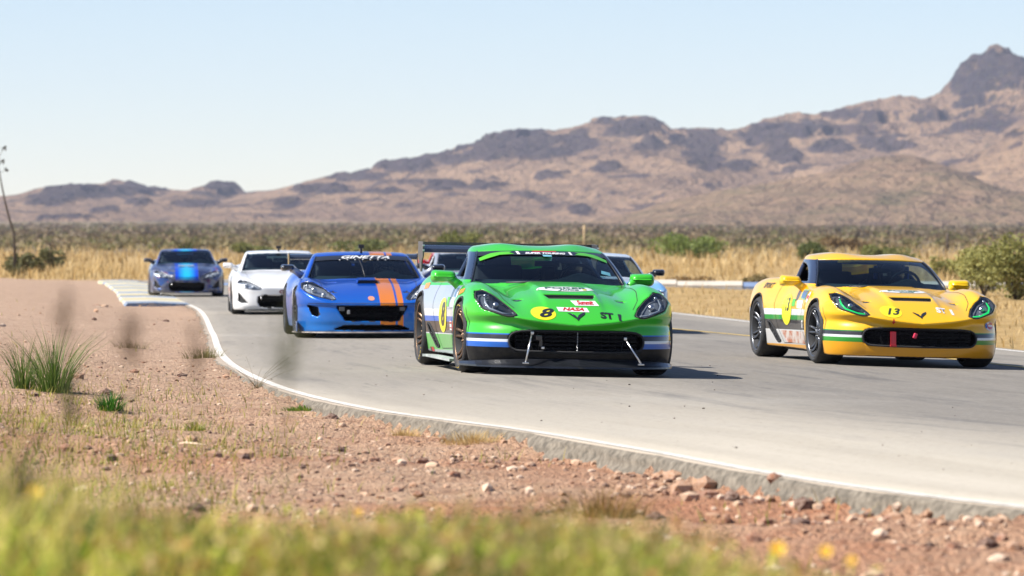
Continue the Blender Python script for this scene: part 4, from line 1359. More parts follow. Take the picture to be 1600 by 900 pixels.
GR_FULL = [p for p in GR if p[0] >= 0] + [(-p[0], p[1]) for p in reversed(GR) if p[0] > 0]
def sport_common(car, D, paint, mirror_mat, wheel_mat, letters, strip_mat, steer):
    body = body_part(car, D, (paint, LINING, LAMPBOWL))
    obj('windshield', D.windshield, GLASS, car)
    obj('rear_window', D.rear_window, GLASS, car)
    for s_ in (-1, 1):
        headlight(car, D, s_, strip_mat, False)
        mirror_part(car, s_, (.80, 1.10, .775), (.95, 1.16, .868), (.25, .15, .14), mirror_mat)
        add_wheel(car, s_, 0.0, .330, .962, .330, .285, .262, wheel_mat, steer=steer, spin=0.4, letters=letters)
        add_wheel(car, s_, 2.71, .338, .978, .338, .335, .268, wheel_mat, spin=1.0, letters=letters)
        decal(car, D, 'hood_pin', grid_poly(ellipse(s_ * .475, -.335, .03, .022, 14), .03), CARBON, 'top', -.004)
    grille_part(car, simple('grille_black', (.004, .004, .005, 1), .7, spec=.2))
    box_part('underbody', car, [((0, 1.45, .115), (1.4, 3.9, .03))], LINING, .005)
    for s_ in (-1, 1):
        trim_loop(car, D, 'headlight_trim', [(s_ * u, v) for u, v in HL], 'front', .0075, LINING)
        trim_loop(car, D, 'vent_trim', [(2.24, .415), (2.13, .40), (1.98, .32), (1.86, .195), (1.97, .185), (2.06, .27), (2.18, .345)], 'side', .009, LINING, s_)
    trim_loop(car, D, 'grille_trim', GR_FULL, 'front', .011, LINING)
    screen_trim(car, D, GLOSSBLACK)
    arch_trims(car, D, BLACK)
    # wiper
    o = tube_part('wiper', car, [[(-.45, .545, .825), (-.1, .50, .838), (.25, .535, .833)]], .008, BLACK, 6)
    return body

def windscreen_at(D, x, v):
    """point on the windscreen at lateral x and height fraction v"""
    P = D.P
    yp = P['ws'][0] + (P['ws'][1] - P['ws'][0]) * v
    return x, yp + P['sweep'] * x * x
def screen_decal(car, D, name, vf, mat, off=.0):
    """figure given as (x, v) with v the height fraction on the windscreen"""
    V = []
    for (x, v) in vf[0]:
        xx, yy = windscreen_at(D, x, v)
        zc = cr(D.P['cab'], [yy - D.P['sweep'] * xx * xx])[0] - D.P['crown'] * xx * xx - D.P.get('crown4', .25) * xx ** 4
        V.append((xx, yy - .004 - off * .5, zc - .006 + off))
    me = new_mesh(name, V, vf[1])
    if len(me.polygons) and sum(p.normal.z * p.area for p in me.polygons) < 0: me.flip_normals()
    return obj(name, me, mat, car)

# ------------------------------------------------------------------ green car
GREEN = srgb(64, 196, 44)
paint_green = dusty_paint('green_livery', sport_livery(GREEN, srgb(176, 184, 196), srgb(20, 105, 205), srgb(222, 226, 230), srgb(20, 105, 205), srgb(42, 40, 40), srgb(96, 190, 84), (0.006, 0.0065, 0.008, 1), srgb(168, 180, 176), srgb(176, 184, 196), (0.02, 0.035, 0.07, 1)))
plain_green = dusty_paint('green_paint', lambda M, x, y, z: GREEN)
gcar = tag(empty('race_car'), 'green race car number 8 leading the pack, with front splitter and rear wing', 'car', 'race cars on the track')
D = SPORT_D
sport_common(gcar, D, paint_green, plain_green, BRONZE, simple('yellow_lettering', srgb(226, 190, 40), .6), LED, R(2.0))
interior(gcar, D)
# splitter: sloping blade along the bumper
V, F = [], []
xs_ = np.linspace(-.985, .985, 41)
for xx in xs_:
    yf = float(cr(SPORT['front'], [abs(xx)])[0])
    fwd = .10 + .02 * math.cos(xx * 1.5)
    if abs(xx) > .93: fwd = .05
    zt = .155 - .045 * (abs(xx) / .985) ** 3
    for (dy, z) in ((.10, zt + .003), (.0, zt), (-fwd * .6, .086 + (zt - .086) * .38), (-fwd, .090), (-fwd - .004, .074), (.12, .068)):
        V.append((xx, max(yf + dy, -1.08), z))
for i in range(40):
    for k in range(5): F.append((i * 6 + k, i * 6 + k + 1, (i + 1) * 6 + k + 1, (i + 1) * 6 + k))
F += [tuple(range(6)), tuple(40 * 6 + k for k in range(5, -1, -1))]
me = new_mesh('splitter', V, F); bm = bmesh.new(); bm.from_mesh(me); bmesh.ops.recalc_face_normals(bm, faces=bm.faces[:]); bm.to_mesh(me); bm.free()
spl = obj('splitter', me, simple('splitter_black', (.010, .011, .014, 1), .32, coat=.25, var=.4, scale=5), gcar)
for (x0, z0, x1) in ((-.42, .385, -.49), (.43, .345, .56)):
    rod = tube_part('splitter_rod', gcar, [[(x0, -.90, z0), (x1, -1.0, .125)]], .0085, STEEL)
    box_part('rod_bracket', rod, [((x1, -1.0, .118), (.055, .04, .014))], STEEL, .004)
    box_part('rod_clevis', rod, [((x0, -.90, z0), (.028, .035, .028))], STEEL, .006)
# little camera clamped in the grille mouth
cm = box_part('grille_camera', gcar, [((-.365, -.93, .345), (.055, .05, .045)), ((-.345, -.925, .30), (.03, .03, .07)), ((-.33, -.94, .255), (.035, .04, .03))], GLOSSBLACK, .008)
box_part('camera_face', cm, [((-.33, -.963, .255), (.026, .01, .02))], STEEL, .003)
tow = tube_part('grille_strap', gcar, [[(-.01 + .0 * k, -.925, .395 - .0145 * k), (-.01, -.925, .388 - .0145 * k)] for k in range(12)], .005, STEEL, 6)
# side skirts
for s_ in (-1, 1):
    V = [(s_ * .90, .44, .165), (s_ * .985, .42, .10), (s_ * .985, .50, .085), (s_ * .96, 2.28, .085), (s_ * .99, 2.30, .10), (s_ * .90, 2.30, .17), (s_ * .86, 2.2, .09), (s_ * .86, .5, .09)]
    bm = bmesh.new(); vv = [bm.verts.new((p[0], p[1], z)) for z in (.088, .112) for p in V]
    n = 8
    bm.faces.new(vv[:n][::-1]); bm.faces.new(vv[n:])
    for i in range(n): bm.faces.new((vv[i], vv[(i + 1) % n], vv[n + (i + 1) % n], vv[n + i]))
    bmesh.ops.recalc_face_normals(bm, faces=bm.faces[:])
    obj('side_skirt', bm_mesh('side_skirt', bm), simple('dusty_skirt', srgb(170, 176, 172), .5, var=.3, scale=6), gcar)
# rear wing
V, F = [], []
foil = [(-.16, .0), (-.10, .022), (.0, .030), (.10, .020), (.17, .0), (.10, -.012), (.0, -.022), (-.10, -.018)]
for xx in (-.865, .865):
    for (u, w_) in foil: V.append((xx, 3.42 + u * .97 , 1.128 + w_ + u * .22))
n = len(foil)
for k in range(n): F.append((k, (k + 1) % n, n + (k + 1) % n, n + k))
F += [tuple(range(n - 1, -1, -1)), tuple(range(n, 2 * n))]
wing = obj('rear_wing', new_mesh('rear_wing', V, F), GLOSSBLACK, gcar)
V = [(-.865, 3.27, 1.083), (-.865, 3.60, 1.162), (-.865, 3.60, 1.192), (-.865, 3.26, 1.182)]
box_part('gurney_lip', wing, [((0, 3.585, 1.178), (1.73, .012, .035))], GLOSSBLACK, .002)
for s_ in (-1, 1):
    bm = bmesh.new()
    pr = [(3.25, 1.195), (3.62, 1.20), (3.62, 1.06), (3.50, .98), (3.46, .90), (3.34, .90), (3.34, 1.0), (3.25, 1.05)]
    vv = [bm.verts.new((s_ * x_, y_, z_)) for x_ in (.866, .878) for (y_, z_) in pr]
    n = len(pr); bm.faces.new(vv[:n]); bm.faces.new(vv[n:][::-1])
    for i in range(n): bm.faces.new((vv[i], vv[(i + 1) % n], vv[n + (i + 1) % n], vv[n + i]))
    bmesh.ops.recalc_face_normals(bm, faces=bm.faces[:])
    ep = obj('endplate', bm_mesh('endplate', bm), simple('endplate_grey', (.05, .05, .055, 1), .4, coat=.4), wing)
    for q_ in (((s_ * .872, 3.246, 1.16), (.02, .008, .016)), ((s_ * .872, 3.246, 1.112), (.02, .008, .02))): box_part('bolt', ep, [q_], STEEL, .002)
    tube_part('wing_mount', wing, [[(s_ * .38, 3.35, .86), (s_ * .38, 3.40, 1.12)]], .016, BLACK)
# stickers on the hood
decal(gcar, D, 'hood_oval', grid_poly(ellipse(.0, -.125, .268, .125, 30), .04), WHITE_V, 'top', .003)
decal(gcar, D, 'oval_text', shift(text_poly('POKER', .125, .1, .004, .03), .0, -.095), DKGREEN_V, 'top', .005)
decal(gcar, D, 'oval_text', shift(text_poly('Juice', .095, .3, .003, .03), .02, -.185), DKGREEN_V, 'top', .005)
decal(gcar, D, 'oval_dot', grid_poly(ellipse(.17, -.175, .022, .03, 10), .04), YEL_V, 'top', .006)
decal(gcar, D, 'sponsor_sticker', grid_poly([(.015, .633), (.235, .633), (.21, .677), (-.02, .677)], .03), WHITE_V, 'front', .003)
decal(gcar, D, 'sticker_text', shift(text_poly('Summit', .047, 0, .0022, .02), .112, .657), RED_V, 'front', .005)
decal(gcar, D, 'series_sticker', grid_poly([(-.155, .580), (.125, .576), (.112, .614), (-.165, .618)], .03), WHITE_V, 'front', .003)
decal(gcar, D, 'sticker_text', shift(text_poly('NASA', .047, .35, .0022, .02), -.02, .598, -.01, 1.6, .75), RED_V, 'front', .005)
decal(gcar, D, 'number_roundel', grid_poly(ellipse(-.300, .560, .113, .058, 28), .03), YEL_V, 'front', .003)
decal(gcar, D, 'number', shift(text_poly('8', .125, .45, .004, .02), -.300, .560, 0, 1.7, .82), BLACK_V, 'front', .005)
decal(gcar, D, 'class_lettering', shift(text_poly('ST', .088, 0, .004, .02), .275, .545, -.08, 1.25, .82), BLACK_V, 'front', .004)
decal(gcar, D, 'class_lettering', shift(text_poly('1', .088, 0, .007, .02), .392, .530, -.12, 1.35, .78), BLACK_V, 'front', .004)
fly_emblem(gcar, D, .0, .535, .082, GLOSSBLACK, WHITE_V)
# windscreen banner
screen_decal(gcar, D, 'screen_banner', grid_poly([(-.62, .80), (.62, .80), (.62, 1.01), (-.62, 1.01)], .05), BLACK_V, .002)
for s_ in (-1, 1):
    screen_decal(gcar, D, 'banner_swoosh', grid_poly([(s_ * .61, .60), (s_ * .61, .70), (s_ * .50, .87), (s_ * .40, .94), (s_ * .30, .95), (s_ * .33, .90), (s_ * .29, .83), (s_ * .42, .80)], .04), GREEN_V, .005)
    screen_decal(gcar, D, 'banner_text', shift(text_poly('1', .075, -.1, .008, .02), s_ * .250, .88, 0, 1.1, 2.1), WHITE_V, .005)
screen_decal(gcar, D, 'banner_text', shift(text_poly('SUPER TOURING', .05, .3, .003, .03), 0, .865, 0, 1.0, 2.0), WHITE_V, .005)
screen_decal(gcar, D, 'banner_stripe', grid_poly([(-.115, .935), (.115, .935), (.115, .99), (-.115, .99)], .05), RED_V, .0045)
screen_decal(gcar, D, 'screen_sticker', grid_poly([(-.03, .73), (.05, .73), (.05, .79), (-.035, .80)], .05), TEAL_V, .005)
screen_decal(gcar, D, 'screen_sticker', grid_poly([(.50, .26), (.60, .22), (.60, .31), (.51, .35)], .05), TEAL_V, .005)
# door roundel and flank stickers, car's right side faces the camera
sd = -1
decal(gcar, D, 'door_roundel', grid_poly(ellipse(1.55, .50, .215, .165, 28), .04), YEL_V, 'side', .004, sd)
decal(gcar, D, 'door_number', shift(text_poly('8', .30, .2, .012, .03), 1.55, .50, 0, -1.25, 1), BLACK_V, 'side', .006, sd)
decal(gcar, D, 'flank_sticker', grid_poly(rect(1.02, .41, .17, .085), .04), WHITE_V, 'side', .004, sd)
decal(gcar, D, 'flank_sticker', grid_poly(rect(1.02, .435, .12, .018), .04), RED_V, 'side', .006, sd)
decal(gcar, D, 'flank_sticker', grid_poly(rect(1.02, .39, .12, .012), .04), RED_V, 'side', .006, sd)
decal(gcar, D, 'flank_sticker', grid_poly(rect(.82, .405, .12, .105), .04), RED_V, 'side', .004, sd)
decal(gcar, D, 'flank_lettering', shift(text_poly('ST1', .12, 0, .004, .03), .68, .40, 0, -.8, 1), WHITE_V, 'side', .006, sd)
decal(gcar, D, 'flank_sticker', grid_poly([(.30, .755), (.08, .77), (.02, .735), (.26, .70)], .03), ORANGE_V, 'side', .003, sd)
decal(gcar, D, 'flank_sticker', grid_poly([(2.66, .79), (2.42, .80), (2.40, .745), (2.6, .735)], .03), ORANGE_V, 'side', .003, sd)
decal(gcar, D, 'flank_sticker', grid_poly(rect(.95, .63, .28, .09), .04), WHITE_V, 'side', .003, sd)
decal(gcar, D, 'flank_sticker', grid_poly(rect(1.30, .63, .14, .09), .04), GREEN_V, 'side', .003, sd)
decal(gcar, D, 'fender_sticker', grid_poly([(.60, .80), (.48, .80), (.30, .70), (.36, .66), (.42, .70)], .03), WHITE_V, 'side', .003, sd)
decal(gcar, D, 'fender_sticker', grid_poly(rect(.46, .745, .05, .03), .03), RED_V, 'side', .005, sd)
decal(gcar, D, 'flag_sticker', grid_poly(rect(2.16, .165, .13, .04), .04), RED_V, 'side', .004, sd)
decal(gcar, D, 'flag_sticker', grid_poly(rect(2.21, .165, .05, .04), .04), BLACK_V, 'side', .005, sd)
# pale gill outline behind the front wheel
decal(gcar, D, 'gill_trim', grid_poly([(1.02, .78), (.66, .78), (.66, .66), (.98, .68)], .04), simple('gill_blue', srgb(120, 160, 205), .4, coat=.4), 'side', .003, sd)
decal(gcar, D, 'gill_trim', grid_poly([(.98, .765), (.72, .765), (.72, .68), (.94, .69)], .04), simple('gill_slate', srgb(84, 112, 150), .4, coat=.4), 'side', .005, sd)
place_car(gcar, .455, 42.35, R(8.6), 2.71)
sport_gaps(gcar, D)
driver(gcar, D, simple('helmet_dark', (.03, .035, .045, 1), .3, coat=.6), 'dark helmeted driver behind the windscreen of the green car')

# ------------------------------------------------------------------ yellow car
YELLOW = srgb(252, 194, 6)
paint_yellow = dusty_paint('yellow_livery', sport_livery(YELLOW, srgb(250, 190, 30), srgb(44, 150, 44), srgb(226, 228, 226), srgb(44, 150, 44), srgb(48, 44, 40), srgb(206, 204, 200), srgb(238, 166, 0), srgb(238, 166, 0), YELLOW, (0.02, 0.03, 0.06, 1)))
plain_yellow = dusty_paint('yellow_paint', lambda M, x, y, z: srgb(254, 204, 0))
ycar = tag(empty('race_car'), 'yellow race car with black class decals, alone on the right of the track', 'car', 'race cars on the track')
ycar['label'] = 'yellow race car with green running lamps, alone on the right of the track'
sport_common(ycar, D, paint_yellow, plain_yellow, GUNMETAL, None, LED_GREEN, R(2.0))
interior(ycar, D, wing_col=simple('blue_headrest', srgb(24, 92, 220), .6))
decal(ycar, D, 'hood_oval', grid_poly(ellipse(.0, -.06, .262, .105, 30), .04), WHITE_V, 'top', .003)
decal(ycar, D, 'oval_text', shift(text_poly('POKER', .11, .1, .004, .03), .0, -.035), DKGREEN_V, 'top', .005)
decal(ycar, D, 'oval_text', shift(text_poly('Juice', .08, .3, .003, .03), .02, -.115), DKGREEN_V, 'top', .005)
decal(ycar, D, 'number_roundel', grid_poly(ellipse(-.300, .575, .113, .060, 28), .03), YEL_V, 'front', .003)
decal(ycar, D, 'number', shift(text_poly('13', .11, .5, .003, .02), -.300, .575, 0, 1.3, .80), BLACK_V, 'front', .005)
decal(ycar, D, 'class_lettering', shift(text_poly('ST', .086, 0, .004, .02), .255, .60, -.10, 1.15, .82), WHITE_V, 'front', .004)
decal(ycar, D, 'class_lettering', shift(text_poly('1', .086, 0, .007, .02), .370, .583, -.12, 1.3, .78), WHITE_V, 'front', .004)
fly_emblem(ycar, D, .0, .545, .078, GLOSSBLACK, BLACK_V)
decal(ycar, D, 'tow_arrow', grid_poly([(-.318, .500), (-.302, .500), (-.302, .478), (-.288, .478), (-.310, .450), (-.332, .478), (-.318, .478)], .04), RED_V, 'front', .004)
decal(ycar, D, 'round_sticker', grid_poly(ellipse(.80, .455, .062, .048, 20), .03), WHITE_V, 'front', .003)
decal(ycar, D, 'round_sticker', grid_poly(ellipse(.815, .455, .046, .040, 20), .03), RED_V, 'front', .005)
decal(ycar, D, 'round_sticker', grid_poly(rect(.815, .455, .06, .02), .03), WHITE_V, 'front', .007)
decal(ycar, D, 'round_sticker', grid_poly(ellipse(.757, .457, .016, .03, 12), .03), BLUE_V, 'front', .006)
tow = box_part('tow_strap', ycar, [((-.325, -.955, .30), (.062, .008, .145), Matrix.Rotation(R(-6), 3, 'X')), ((-.325, -.968, .225), (.066, .03, .02))], RED_V, .003)
box_part('tow_hook', ycar, [((-.09, -.955, .335), (.034, .05, .055), Matrix.Rotation(R(20), 3, 'Y'))], simple('pink_red_hook', srgb(222, 60, 90), .4), .008)
decal(ycar, D, 'door_roundel', grid_poly(ellipse(1.55, .55, .205, .17, 28), .04), YEL_V, 'side', .004, sd)
decal(ycar, D, 'door_number', shift(text_poly('13', .2, .2, .006, .03), 1.55, .60, 0, -1.0, 1), BLACK_V, 'side', .006, sd)
decal(ycar, D, 'flank_sticker', grid_poly(rect(.95, .615, .30, .085), .04), WHITE_V, 'side', .003, sd)
decal(ycar, D, 'flank_sticker', grid_poly(rect(1.28, .63, .14, .08), .04), GREEN_V, 'side', .003, sd)
decal(ycar, D, 'flank_lettering', shift(text_poly('ST1', .11, 0, .004, .03), .72, .40, 0, -.9, 1), WHITE_V, 'side', .006, sd)
def mural(M, x, y, z):
    n = M.noise(M.coord(), 9, 4)
    return M.mix(ramp01(n, .45, .6), srgb(216, 206, 196), srgb(186, 104, 62))
Mm = Mat('flank_mural', (.5, .5, .5, 1), .4, coat=.6); Mm.base(mural(Mm, None, None, None))
decal(ycar, D, 'flank_mural', grid_poly([(1.80, .32), (.72, .32), (.66, .19), (1.62, .19)], .06), Mm.m, 'side', .003, sd)
decal(ycar, D, 'fender_sticker', grid_poly(ellipse(.42, .70, .07, .06, 16), .03), WHITE_V, 'side', .003, sd)
decal(ycar, D, 'fender_sticker', grid_poly(rect(.42, .70, .10, .035), .03), RED_V, 'side', .005, sd)
decal(ycar, D, 'rear_lettering', shift(text_poly('SPORT', .10, 0, .003, .03), 2.45, .80, 0, -1.2, .8), BLACK_V, 'side', .004, sd)
decal(ycar, D, 'gill_trim', grid_poly([(1.02, .78), (.66, .78), (.66, .66), (.98, .68)], .04), simple('gill_green', srgb(120, 170, 130), .4, coat=.4), 'side', .003, sd)
decal(ycar, D, 'gill_trim', grid_poly([(.98, .765), (.72, .765), (.72, .68), (.94, .69)], .04), simple('gill_slate', srgb(84, 112, 150), .4, coat=.4), 'side', .005, sd)
place_car(ycar, 4.15, 49.3, R(9.6), 2.71)
sport_gaps(ycar, D)
driver(ycar, D, simple('helmet_dark', (.03, .035, .045, 1), .3, coat=.6), 'dark helmeted driver between blue headrest wings in the yellow car')
# ================================================================== BLUE GT RACER
GHL = [(.80, .715), (.865, .70), (.875, .635), (.80, .575), (.66, .525), (.49, .488), (.445, .497), (.50, .56), (.60, .64), (.70, .70)]
GGR = [(-.2, .412), (.455, .412), (.445, .39), (.345, .235), (.32, .222), (-.2, .222)]
GT = dict(
    y0=-.95, y1=3.35, zmax=1.16, belt=0.78, floor=0.26, cav_end=2.3, cowl=0.725, rail=0.085, pillar=0.055, sill=.03, sw_rake=-.7, dash_up=.03,
    top_x=[0, .2, .36, .5, .64, .76, .87, .96, 1.05],
    top=[(-1.0, [.42, .42, .42, .42, .42, .41, .40, .38, .36]), (-.85, [.445, .445, .445, .445, .45, .45, .44, .42, .4]),
         (-.70, [.50, .50, .50, .505, .515, .52, .51, .48, .44]), (-.5, [.57, .57, .57, .575, .60, .62, .61, .56, .5]),
         (-.25, [.64, .64, .635, .64, .675, .705, .69, .62, .54]), (0, [.69, .69, .685, .68, .715, .75, .73, .65, .56]),
         (.3, [.73, .73, .72, .71, .735, .765, .745, .66, .57]), (.6, [.755, .755, .75, .74, .75, .765, .74, .66, .57]),
         (1.2, [.77, .77, .77, .77, .77, .765, .74, .68, .6]), (2.0, [.82, .82, .82, .82, .82, .82, .80, .73, .62]),
         (2.6, [.86, .86, .86, .86, .86, .85, .82, .75, .64]), (3.3, [.84, .84, .84, .84, .83, .81, .78, .72, .62])],
    plan=[(-1.0, .955), (0, .955), (.5, .945), (1.0, .91), (1.6, .91), (2.2, .95), (2.7, .955), (3.3, .88)],
    side_in=[(.04, .06), (.12, .04), (.25, .015), (.45, 0), (.58, .006), (.68, .03), (.78, .08), (.9, .16), (1.2, .3)],
    front=[(0, -.885), (.25, -.872), (.5, -.825), (.7, -.735), (.83, -.60), (.91, -.44), (.965, -.2), (1.1, .1)],
    front_z=[(.04, .05), (.10, .02), (.16, .02), (.22, .01), (.33, .012), (.40, .02), (.435, .002), (.47, 0), (.7, .02), (1.2, .1)],
    rear=[(0, 3.28), (.4, 3.26), (.7, 3.18), (.9, 3.0), (1.0, 2.9)], rear_z=[(.04, -.2), (.2, -.12), (.45, 0), (.9, .03), (1.2, .03)],
    bottom=[(-1.0, .075), (-.4, .08), (0, .1), (2.6, .12), (3.3, .24)],
    cab=[(-.9, .08), (.10, .56), (.45, .755), (.65, .855), (.90, .965), (1.12, 1.045), (1.30, 1.088), (1.5, 1.105), (1.75, 1.105), (2.05, 1.075), (2.4, .99), (2.8, .86), (3.2, .76)],
    cab_w=[(.2, .74), (.6, .765), (1.2, .78), (1.8, .75), (2.3, .66), (2.8, .5), (3.3, .4)],
    sweep=.45, crown=.035, crown4=.07, tumble=.50, ws=(.46, 1.18), rw=(1.95, 2.55), sw=(.80, 1.75), k_cab=.04, k_join=.025, k_edge=.08,
    arches=[(0, .315, .345, .6), (2.5, .32, .355, .58)],
    carve=[('xz', GGR, .20, lambda X, Y, Z: Y - .1, 1), ('xz', GHL, .045, lambda X, Y, Z: Y - .3, 2),
           ('xz', [(.81, .425), (.68, .395), (.665, .29), (.69, .275), (.75, .30)], .14, lambda X, Y, Z: Y, 1),
           ('xz', [(-.1, .165), (.36, .165), (.46, .125), (.47, .108), (-.1, .108)], .10, lambda X, Y, Z: Y + .3, 1),
           ('xy', [(-.1, .04), (.135, .04), (.125, .16), (-.1, .16)], .05, lambda X, Y, Z: .5 - Z, 1),
           ('xy', [(.40, .16), (.66, .24), (.67, .275), (.40, .20)], .03, lambda X, Y, Z: .5 - Z, 1),
           ('xy', ellipse(.47, -.44, .04, .03), .012, lambda X, Y, Z: .4 - Z, 1)])
GT_D = Design(GT, 0.0125)
BLUE = srgb(0, 84, 200)
def blue_livery(M, x, y, z):
    c = M.mix(ramp01(z, .15, .62), srgb(0, 124, 214), BLUE)
    st = E.m('MAXIMUM', band(x, .105, .30), band(x, .328, .40))
    org = M.mix(0.0, srgb(250, 140, 0), srgb(250, 140, 0))
    return M.mix(st * (z > .12), c, org)
paint_blue = dusty_paint('blue_livery', blue_livery, .3, flake=.25)
bcar = tag(empty('race_car'), 'blue race car with two orange stripes and white windscreen banner, left of the green car', 'car', 'race cars on the track')
D = GT_D
body_part(bcar, D, (paint_blue, LINING, LAMPWHITE))
obj('windshield', D.windshield, GLASS, bcar); obj('rear_window', D.rear_window, GLASS, bcar)
for s_ in (-1, 1):
    Vp, Fp = D.side_window
    obj('side_window', new_mesh('side_window', [(s_ * v[0], v[1], v[2]) for v in Vp], Fp, True), GLASS_DARK, bcar)
    lens = obj('headlight', lay(D, grid_poly([(s_ * u, v) for u, v in GHL], .03), 'front', .002), LENS, bcar)
    for (u, v, r) in ((.60, .555, .036), (.72, .62, .04), (.80, .67, .025)):
        h_ = D.cast((s_ * u, -3, v), (0, 1, 0))[0]
        bm = bmesh.new(); bmesh.ops.create_uvsphere(bm, u_segments=14, v_segments=8, radius=r); bmesh.ops.translate(bm, vec=h_ + Vector((0, .035, -.012)), verts=bm.verts[:])
        obj('projector', bm_mesh('projector', bm, True), STEEL, lens)
    mirror_part(bcar, s_, (.80, .95, .79), (.985, .90, .895), (.19, .13, .10), GLOSSBLACK, SILVER_V)
    add_wheel(bcar, s_, 0, .32, .945, .32, .28, .245, GUNMETAL, spin=.3, steer=R(2))
    add_wheel(bcar, s_, 2.5, .325, .95, .325, .30, .25, GUNMETAL, spin=.7)
    # splitter end plates and dive edge
    bm = bmesh.new(); add_box(bm, (s_ * .94, -.42, .15), (.012, .26, .13), None, .003); obj('dive_plane', bm_mesh('dive_plane', bm), paint_blue, bcar)
interior(bcar, D)
screen_trim(bcar, D, GLOSSBLACK)
for s_ in (-1, 1): trim_loop(bcar, D, 'headlight_trim', [(s_ * u, v) for u, v in GHL], 'front', .006, LINING)
arch_trims(bcar, D, LINING)
# flat splitter under the nose
V, F = [], []
xs_ = np.linspace(-.97, .97, 31)
for xx in xs_:
    yf = float(cr(GT['front'], [abs(xx)])[0])
    for (dy, z) in ((-.045, .086), (-.05, .070), (.3, .062), (.3, .08)): V.append((xx, yf + dy, z))
for i in range(30):
    for k in range(4): F.append((i * 4 + k, i * 4 + (k + 1) % 4, (i + 1) * 4 + (k + 1) % 4, (i + 1) * 4 + k))
F += [(0, 1, 2, 3), (123, 122, 121, 120)]
me = new_mesh('splitter', V, F); bm = bmesh.new(); bm.from_mesh(me); bmesh.ops.recalc_face_normals(bm, faces=bm.faces[:]); bm.to_mesh(me); bm.free()
obj('splitter', me, simple('worn_splitter', srgb(170, 160, 150), .6, var=.45, scale=9), bcar)
box_part('underbody', bcar, [((0, 1.2, .10), (1.4, 3.8, .03))], LINING, .005)
parts = []
for k in range(-6, 7):
    parts.append(tube_data([(k * .066, -.83 + .1 * (k * .066) ** 2, .225), (k * .066, -.83, .41)], .004, 5))
for z_ in (.26, .30, .34, .38): parts.append(tube_data([(-.42, -.80, z_), (0, -.835, z_), (.42, -.80, z_)], .004, 5))
obj('grille', new_mesh('grille', *join_data(parts)), simple('grille_black', (.004, .004, .005, 1), .7, spec=.2), bcar)
box_part('grille_camera', bcar, [((-.30, -.86, .335), (.035, .03, .05))], simple('camera_grey', (.3, .3, .3, 1), .4), .006)
for s_ in (-1, 1): box_part('grille_bracket', bcar, [((s_ * .385, -.84, .375), (.07, .01, .05))], simple('bracket_grey', (.10, .10, .10, 1), .5), .003)
decal(bcar, D, 'nose_badge', grid_poly(ellipse(0, .505, .042, .028, 18), .03), simple('badge_copper', srgb(226, 150, 120), .4), 'front', .004)
screen_decal(bcar, D, 'screen_banner', grid_poly([(-.64, .76), (.64, .76), (.64, 1.01), (-.64, 1.01)], .05), BLACK_V, .002)
screen_decal(bcar, D, 'banner_text', shift(text_poly('GINETTA', .13, .40, .004, .03), .03, .875, 0, 1.2, 1.7), WHITE_V, .005)
for k in range(7): screen_decal(bcar, D, 'banner_dot', grid_poly(ellipse(-.30 + .1 * k, .735, .010, .014, 8), .05), WHITE_V, .006)
for s_ in (-1, 1): decal(bcar, D, 'vent_lip', grid_poly([(s_ * .38, .14), (s_ * .66, .215), (s_ * .665, .24), (s_ * .40, .16)], .04), simple('vent_silver', srgb(196, 204, 214), .3, metal=.5), 'top', .006)
# raised intake on the hood
bm = bmesh.new()
pr = [(-.135, .0), (-.12, .048), (.12, .048), (.135, .0)]
vv = [bm.verts.new((x_ * k_, y_, float(z0_) + z_ * h_)) for (y_, z0_, h_, k_) in ((.02, .69, 1.0, 1.0), (.25, .722, .95, 1.0), (.42, .742, .2, .8)) for (x_, z_) in pr]
for i_ in range(2):
    for k_ in range(3): bm.faces.new((vv[i_ * 4 + k_], vv[i_ * 4 + k_ + 1], vv[i_ * 4 + 5 + k_], vv[i_ * 4 + 4 + k_]))
bmesh.ops.recalc_face_normals(bm, faces=bm.faces[:])
sc_ = obj('hood_scoop', bm_mesh('hood_scoop', bm), paint_blue, bcar)
box_part('scoop_mouth', sc_, [((0, .035, .712), (.225, .02, .036))], LINING, .006)
tube_part('wiper', bcar, [[(.0, .50, .775), (-.02, .75, .90), (-.045, 1.0, 1.00)]], .008, BLACK, 6)
box_part('roof_camera', bcar, [((.0, 1.30, 1.125), (.03, .05, .08)), ((.0, 1.29, 1.175), (.075, .05, .05))], BLACK, .008)
decal(bcar, D, 'door_panel', grid_poly(rect(.95, .46, .62, .34), .06), WHITE_V, 'side', .004, -1)
decal(bcar, D, 'door_number', shift(text_poly('13', .30, 0, .01, .04), 1.0, .46, 0, -1, 1), BLACK_V, 'side', .006, -1)
decal(bcar, D, 'door_panel', grid_poly(rect(.95, .22, .7, .12), .06), simple('pale_lilac_vinyl', srgb(196, 202, 226), .4), 'side', .004, -1)
V, F = [], []
for xx in (-.86, .86):
    for (u, w_) in foil: V.append((xx, 3.05 + u * .9, 1.035 + w_ + u * .2))
n = len(foil)
for k in range(n): F.append((k, (k + 1) % n, n + (k + 1) % n, n + k))
F += [tuple(range(n - 1, -1, -1)), tuple(range(n, 2 * n))]
wing = obj('rear_wing', new_mesh('rear_wing', V, F), GLOSSBLACK, bcar)
for s_ in (-1, 1):
    box_part('endplate', wing, [((s_ * .866, 3.05, 1.0), (.012, .36, .17))], GLOSSBLACK, .003)
    tube_part('wing_mount', wing, [[(s_ * .4, 3.0, .82), (s_ * .4, 3.05, 1.02)]], .016, BLACK)
place_car(bcar, -1.86, 59.4, R(5.6), 2.5)
driver(bcar, D, WHITE_V, 'white helmeted driver behind the windscreen of the blue car')
panel_gap(bcar, D, [(-.52, -.60), (-.60, -.35), (-.63, .1), (-.60, .5)], 'top'); panel_gap(bcar, D, [(.52, -.60), (.60, -.35), (.63, .1), (.60, .5)], 'top')
